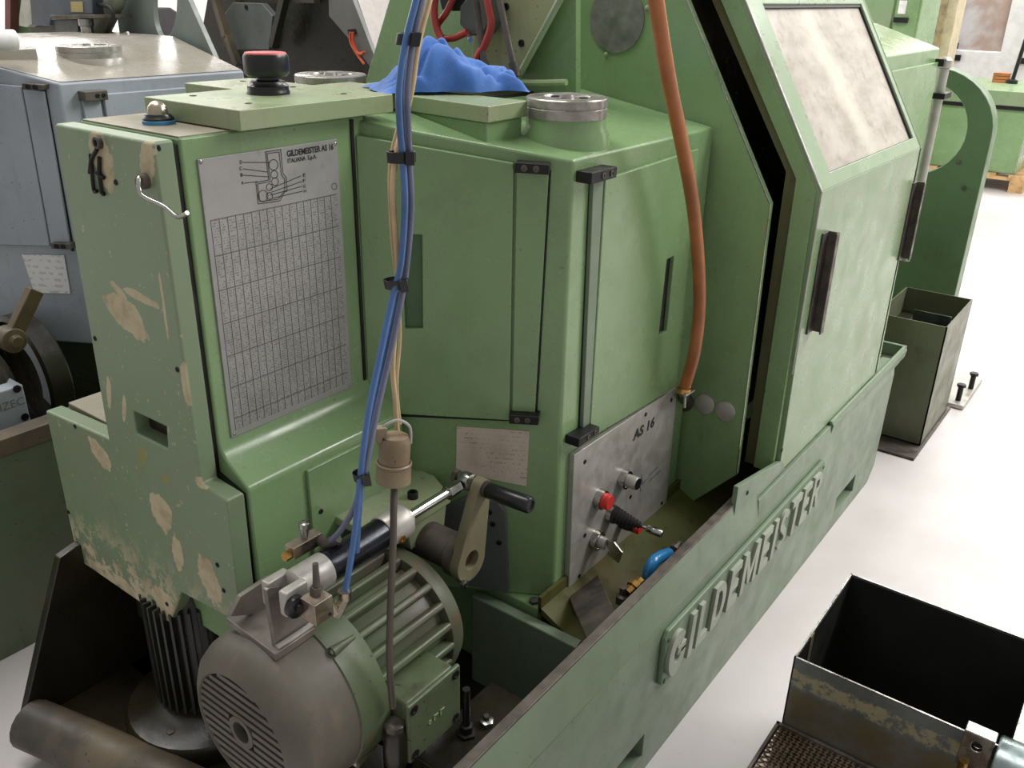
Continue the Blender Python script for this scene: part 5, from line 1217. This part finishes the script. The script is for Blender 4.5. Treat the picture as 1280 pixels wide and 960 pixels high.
bm = nb(); cyl(bm, (p.x, p.y, .88), (p.x, p.y - .03, 1.26), .018, seg=12); obj('lever_bar', bm, BLACK, hd_)
# white enclosure with a dull window far behind
we = thing('white_enclosure', (11.6, 2.4, 0), 'large white machine enclosure with a dull window behind the green cabinet', 'machine')
WE = plain('pale_grey_enamel', (206, 206, 206), .5, var=.06)
xw = 11.4
P = [ON('X', xw, *q) for q in ((1196, 0), (1270, 62), (1280, 100))]
bm = nb(); y0, y1 = -1.5, ON('X', xw, 1186, 40).y
wyA, wyB = ON('X', xw, 1198, 10).y, ON('X', xw, 1263, 10).y; wz0 = ON('X', xw, 1230, 64).z
prism(bm, [V(xw, y0, 0), V(xw, y1, 0), V(xw, y1, 2.4), V(xw, y0, 2.4)], (.8, 0, 0), [[V(xw, wyB, wz0), V(xw, wyA, wz0), V(xw, wyA, 2.1), V(xw, wyB, 2.1)]]); obj('housing', bm, WE, we, bevel=.01)
k = NT('dull_window'); wc = k.mix(k.ramp(k.noise(2.5, 4), .35, .65), srgb(176, 176, 178), srgb(150, 128, 118)); wc = k.mix(k.ramp(k.noise(1.6, 2), .5, .62, 0, .7), wc, srgb(108, 108, 110))
bm = nb(); bx(bm, (xw + .03, wyB, wz0), (xw + .04, wyA, 2.1)); obj('window_pane', bm, k.out(wc, .3, 0.0), we)
for q in ((1197, 72), (1194, 57), (1278, 76)):
    p = ON('X', xw, *q); bm = nb(); bx(bm, (p.x - .03, p.y - .035, p.z - .03), (p.x, p.y + .035, p.z + .03)); obj('knob', bm, BLACK, we)
# pillar and green cabinet
xp = 10.4; a, b = ON('X', xp, 1148, 20).y, ON('X', xp, 1181, 20).y
bm = nb(); bx(bm, (xp, b, 0), (xp + .5, a, 5)); tag(obj('trim_1', bm, plain('ochre_plaster', (156, 140, 108), .8, var=.3)), 'rough ochre pillar', kind='structure')
c_ = ON('X', xp, 1193, 20).y
bm = nb(); bx(bm, (xp + .05, c_, 0), (xp + .4, b, 5)); tag(obj('trim_2', bm, plain('cream_plaster', (200, 186, 158), .8, var=.1)), 'cream strip beside the ochre pillar', kind='structure')
xg = 8.2; a, b, m_ = ON('X', xg, 1075, 20).y, ON('X', xg, 1150, 20).y, ON('X', xg, 1117, 20).y
lk = thing('tall_cabinet', (xg + .3, (a + b) / 2, 0), 'tall green cabinet with a black handle behind the lathe', 'cabinet')
bm = nb(); bx(bm, (xg, b, 0), (xg + .6, a + .6, 2.1)); obj('body', bm, GREEN, lk, bevel=.01)
bm = nb(); bx(bm, (xg - .02, b + .02, .1), (xg, m_ - .01, 2.05)); d_ = obj('door', bm, GREEN, lk, bevel=.005)
bm = nb(); bx(bm, (xg - .02, m_ + .01, .1), (xg, a + .58, 2.05)); obj('door', bm, GREEN_HOOD, lk, bevel=.005)
p = ON('X', xg - .02, 1126, 25); bm = nb(); bx(bm, (p.x - .03, p.y - .06, p.z - .02), (p.x, p.y + .05, p.z + .02)); obj('handle', bm, BLACK, d_)
p = ON('X', xg - .02, 1128, 9); bm = nb(); bx(bm, (p.x - .002, p.y - .03, p.z - .05), (p.x, p.y + .03, p.z + .05)); obj('label_card', bm, WHITE, d_)

# ------------------------------------------------------------------ sheet-metal tank in the foreground
tk = thing('sheet_tank', (1.6, .19, 0), 'open dark sheet-metal tank with a bright rim and greasy stains', 'tank')
def tank_mat():
    k = NT('stained_sheet_steel'); s = k.sep()
    c = k.mix(k.ramp(k.noise(10, 5), .35, .7), srgb(112, 116, 116), srgb(86, 88, 86))
    w = k.math('ADD', s[2], k.math('MULTIPLY', k.math('SUBTRACT', k.noise(34, 6, .75), .5), .045))
    band = k.math('MULTIPLY', k.ramp(w, .352, .360), k.ramp(w, .396, .388)); band = k.math('MULTIPLY', band, k.ramp(k.noise(45, 5, .7), .40, .52))
    c = k.mix(k.math('MULTIPLY', band, .85), c, srgb(160, 150, 118))
    c = k.mix(k.math('MULTIPLY', k.ramp(w, .352, .340), k.ramp(k.noise(12, 5), .3, .6, .3, .9)), c, srgb(98, 88, 62))
    return k.out(c, k.ramp(k.noise(20, 4), .3, .7, .3, .55), .25)
TX0, TX1, TY0, TY1, TZ0, TZ1 = 1.435, 1.780, -.02, .364, .004, .42
def walls(bm, t):
    bx(bm, (TX0, TY0, TZ0), (TX1, TY1, TZ0 + t)); bx(bm, (TX0, TY0, TZ0), (TX0 + t, TY1, TZ1)); bx(bm, (TX1 - t, TY0, TZ0), (TX1, TY1, TZ1)); bx(bm, (TX0, TY0, TZ0), (TX1, TY0 + t, TZ1)); bx(bm, (TX0, TY1 - t, TZ0), (TX1, TY1, TZ1))
bm = nb(); walls(bm, .003); obj('tank_wall', bm, tank_mat(), tk)
bm = nb(); t = .0036
for a, b in (((TX0, TY0), (TX0 + t, TY1)), ((TX1 - t, TY0), (TX1, TY1)), ((TX0, TY1 - t), (TX1, TY1)), ((TX0, TY0), (TX1, TY0 + t))): bx(bm, (a[0], a[1], TZ1 - .0005), (b[0], b[1], TZ1 + .0012))
obj('tank_rim', bm, STEEL, tk, 'bright bare edge of the tank')
bm = nb(); i0, i1, j0, j1, zz = TX0 + .0032, TX1 - .0032, TY0 + .0032, TY1 - .0032, TZ1 - .004
for a, b in (((i0, j0), (i0 + .001, j1)), ((i1 - .001, j0), (i1, j1)), ((i0, j0), (i1, j0 + .001)), ((i0, j1 - .001), (i1, j1))): bx(bm, (a[0], a[1], TZ0 + .03), (b[0], b[1], zz))
obj('tank_lining', bm, paint('black_oil_film', (34, 36, 34), (24, 25, 22), .4, dirt=(40, 34, 22), dirt_amt=.5), tk, 'black oil film inside the tank')  # black colour stands in for the shade inside the deep tank
bm = nb(); bx(bm, (TX0 + .004, TY0 + .004, TZ0 + .004), (TX1 - .004, TY1 - .004, TZ0 + .03)); obj('tank_sludge', bm, OILY, tk)
bm = nb(); bx(bm, (TX0 + .08, TY1 - .006, TZ0 + .02), (TX0 + .10, TY1 - .003, TZ1 - .002)); obj('drip_streak', bm, DUSTY, tk)
# perforated tray under the tank
ty = thing('mesh_tray', (1.5, .2, 0), 'brown perforated metal tray in front of the tank', 'tray')
bm = nb(); z = .250; k_ = .026; X0_, X1_, Y0_, Y1_ = 1.02, 1.430, -.05, .372
def clipline(p, d):
    ts = []
    for ax, lo, hi in ((0, X0_, X1_), (1, Y0_, Y1_)):
        if abs(d[ax]) > 1e-9: ts.append(sorted(((lo - p[ax]) / d[ax], (hi - p[ax]) / d[ax])))
    t0 = max(t[0] for t in ts); t1 = min(t[1] for t in ts)
    return (t0, t1) if t1 > t0 else None
n_ = 0
for sgn in (1, -1):
    d = V(.60, .80 * sgn, 0); nrm = V(-d.y, d.x, 0)
    for i in range(-60, 110):
        p = V(X0_, 0, z) + nrm * (i * .0125); c = clipline(p, d)
        if c: a, b = p + d * c[0], p + d * c[1]; obx(bm, (a + b) / 2, d, nrm, V(0, 0, 1), (b - a).length, .0042, .003)
o = obj('mesh_sheet', bm, metal('rusty_mesh', (122, 104, 86), .5, c2=(92, 72, 54), spots=.4, metallic=.6), ty); tag(o, kind='stuff')
bm = nb(); bx(bm, (X0_, Y0_, .24), (X1_, Y0_ + .008, .256)); bx(bm, (X0_, Y1_ - .006, .24), (X1_, Y1_, .256)); bx(bm, (X0_, Y0_, .24), (X0_ + .008, Y1_, .256)); bx(bm, (X1_ - .008, Y0_, .24), (X1_, Y1_, .256)); obj('tray_frame', bm, DARKSTEEL, ty)
bm = nb(); bx(bm, (X0_, Y0_, .15), (X1_, Y1_, .154)); obj('tray_bottom', bm, OILY, ty)
for x in (X0_ + .01, X1_ - .04):
    for y in (Y0_ + .01, Y1_ - .04):
        bm = nb(); bx(bm, (x, y, 0), (x + .03, y + .03, .24)); obj('leg', bm, DARKSTEEL, ty)
# clamp block and bar on the tank rim
cpz = thing('clamp_block', (1.42, .03, .36), 'bright steel clamp block with a hole and a round bar on the tank rim', 'clamp')
B0 = ON('X', 1.405, 1208, 905); B1 = ON('X', 1.405, 1246, 925)
bm = nb(); hc_ = [V(0, 0, 0)]
q = [V(1.405, B0.y, .372), V(1.405, B1.y, .372), V(1.405, B1.y, .450), V(1.405, B0.y, .450)]
zc, yc = .424, (B0.y + B1.y) / 2
hole = [V(1.405, yc + .0085 * math.cos(t), zc + .0095 * math.sin(t)) for t in [2 * math.pi * i / 18 for i in range(18)]]
prism(bm, q, (.028, 0, 0), [hole]); obj('block', bm, STEEL, cpz, bevel=.002)
bm = nb(); lathe(bm, V(1.415, yc, zc), (-1, 0, 0), [(.009, 0), (0, .0)], 16, cap=False); obj('bolt_hole', bm, BLACKM, cpz)
bm = nb(); lathe(bm, V(1.425, B1.y - .004, .395), (0, -1, 0), [(.045, 0), (.048, .004), (.048, .25)], 32); obj('round_bar', bm, metal('pale_zinc', (158, 172, 172), .35, c2=(136, 146, 146), spots=.2), cpz, 'pale zinc round bar')
bm = nb(); cyl(bm, V(1.404, yc + .012, .366), V(1.404, yc + .012, .386), .008); obj('clamp_screw', bm, BRASS, cpz)
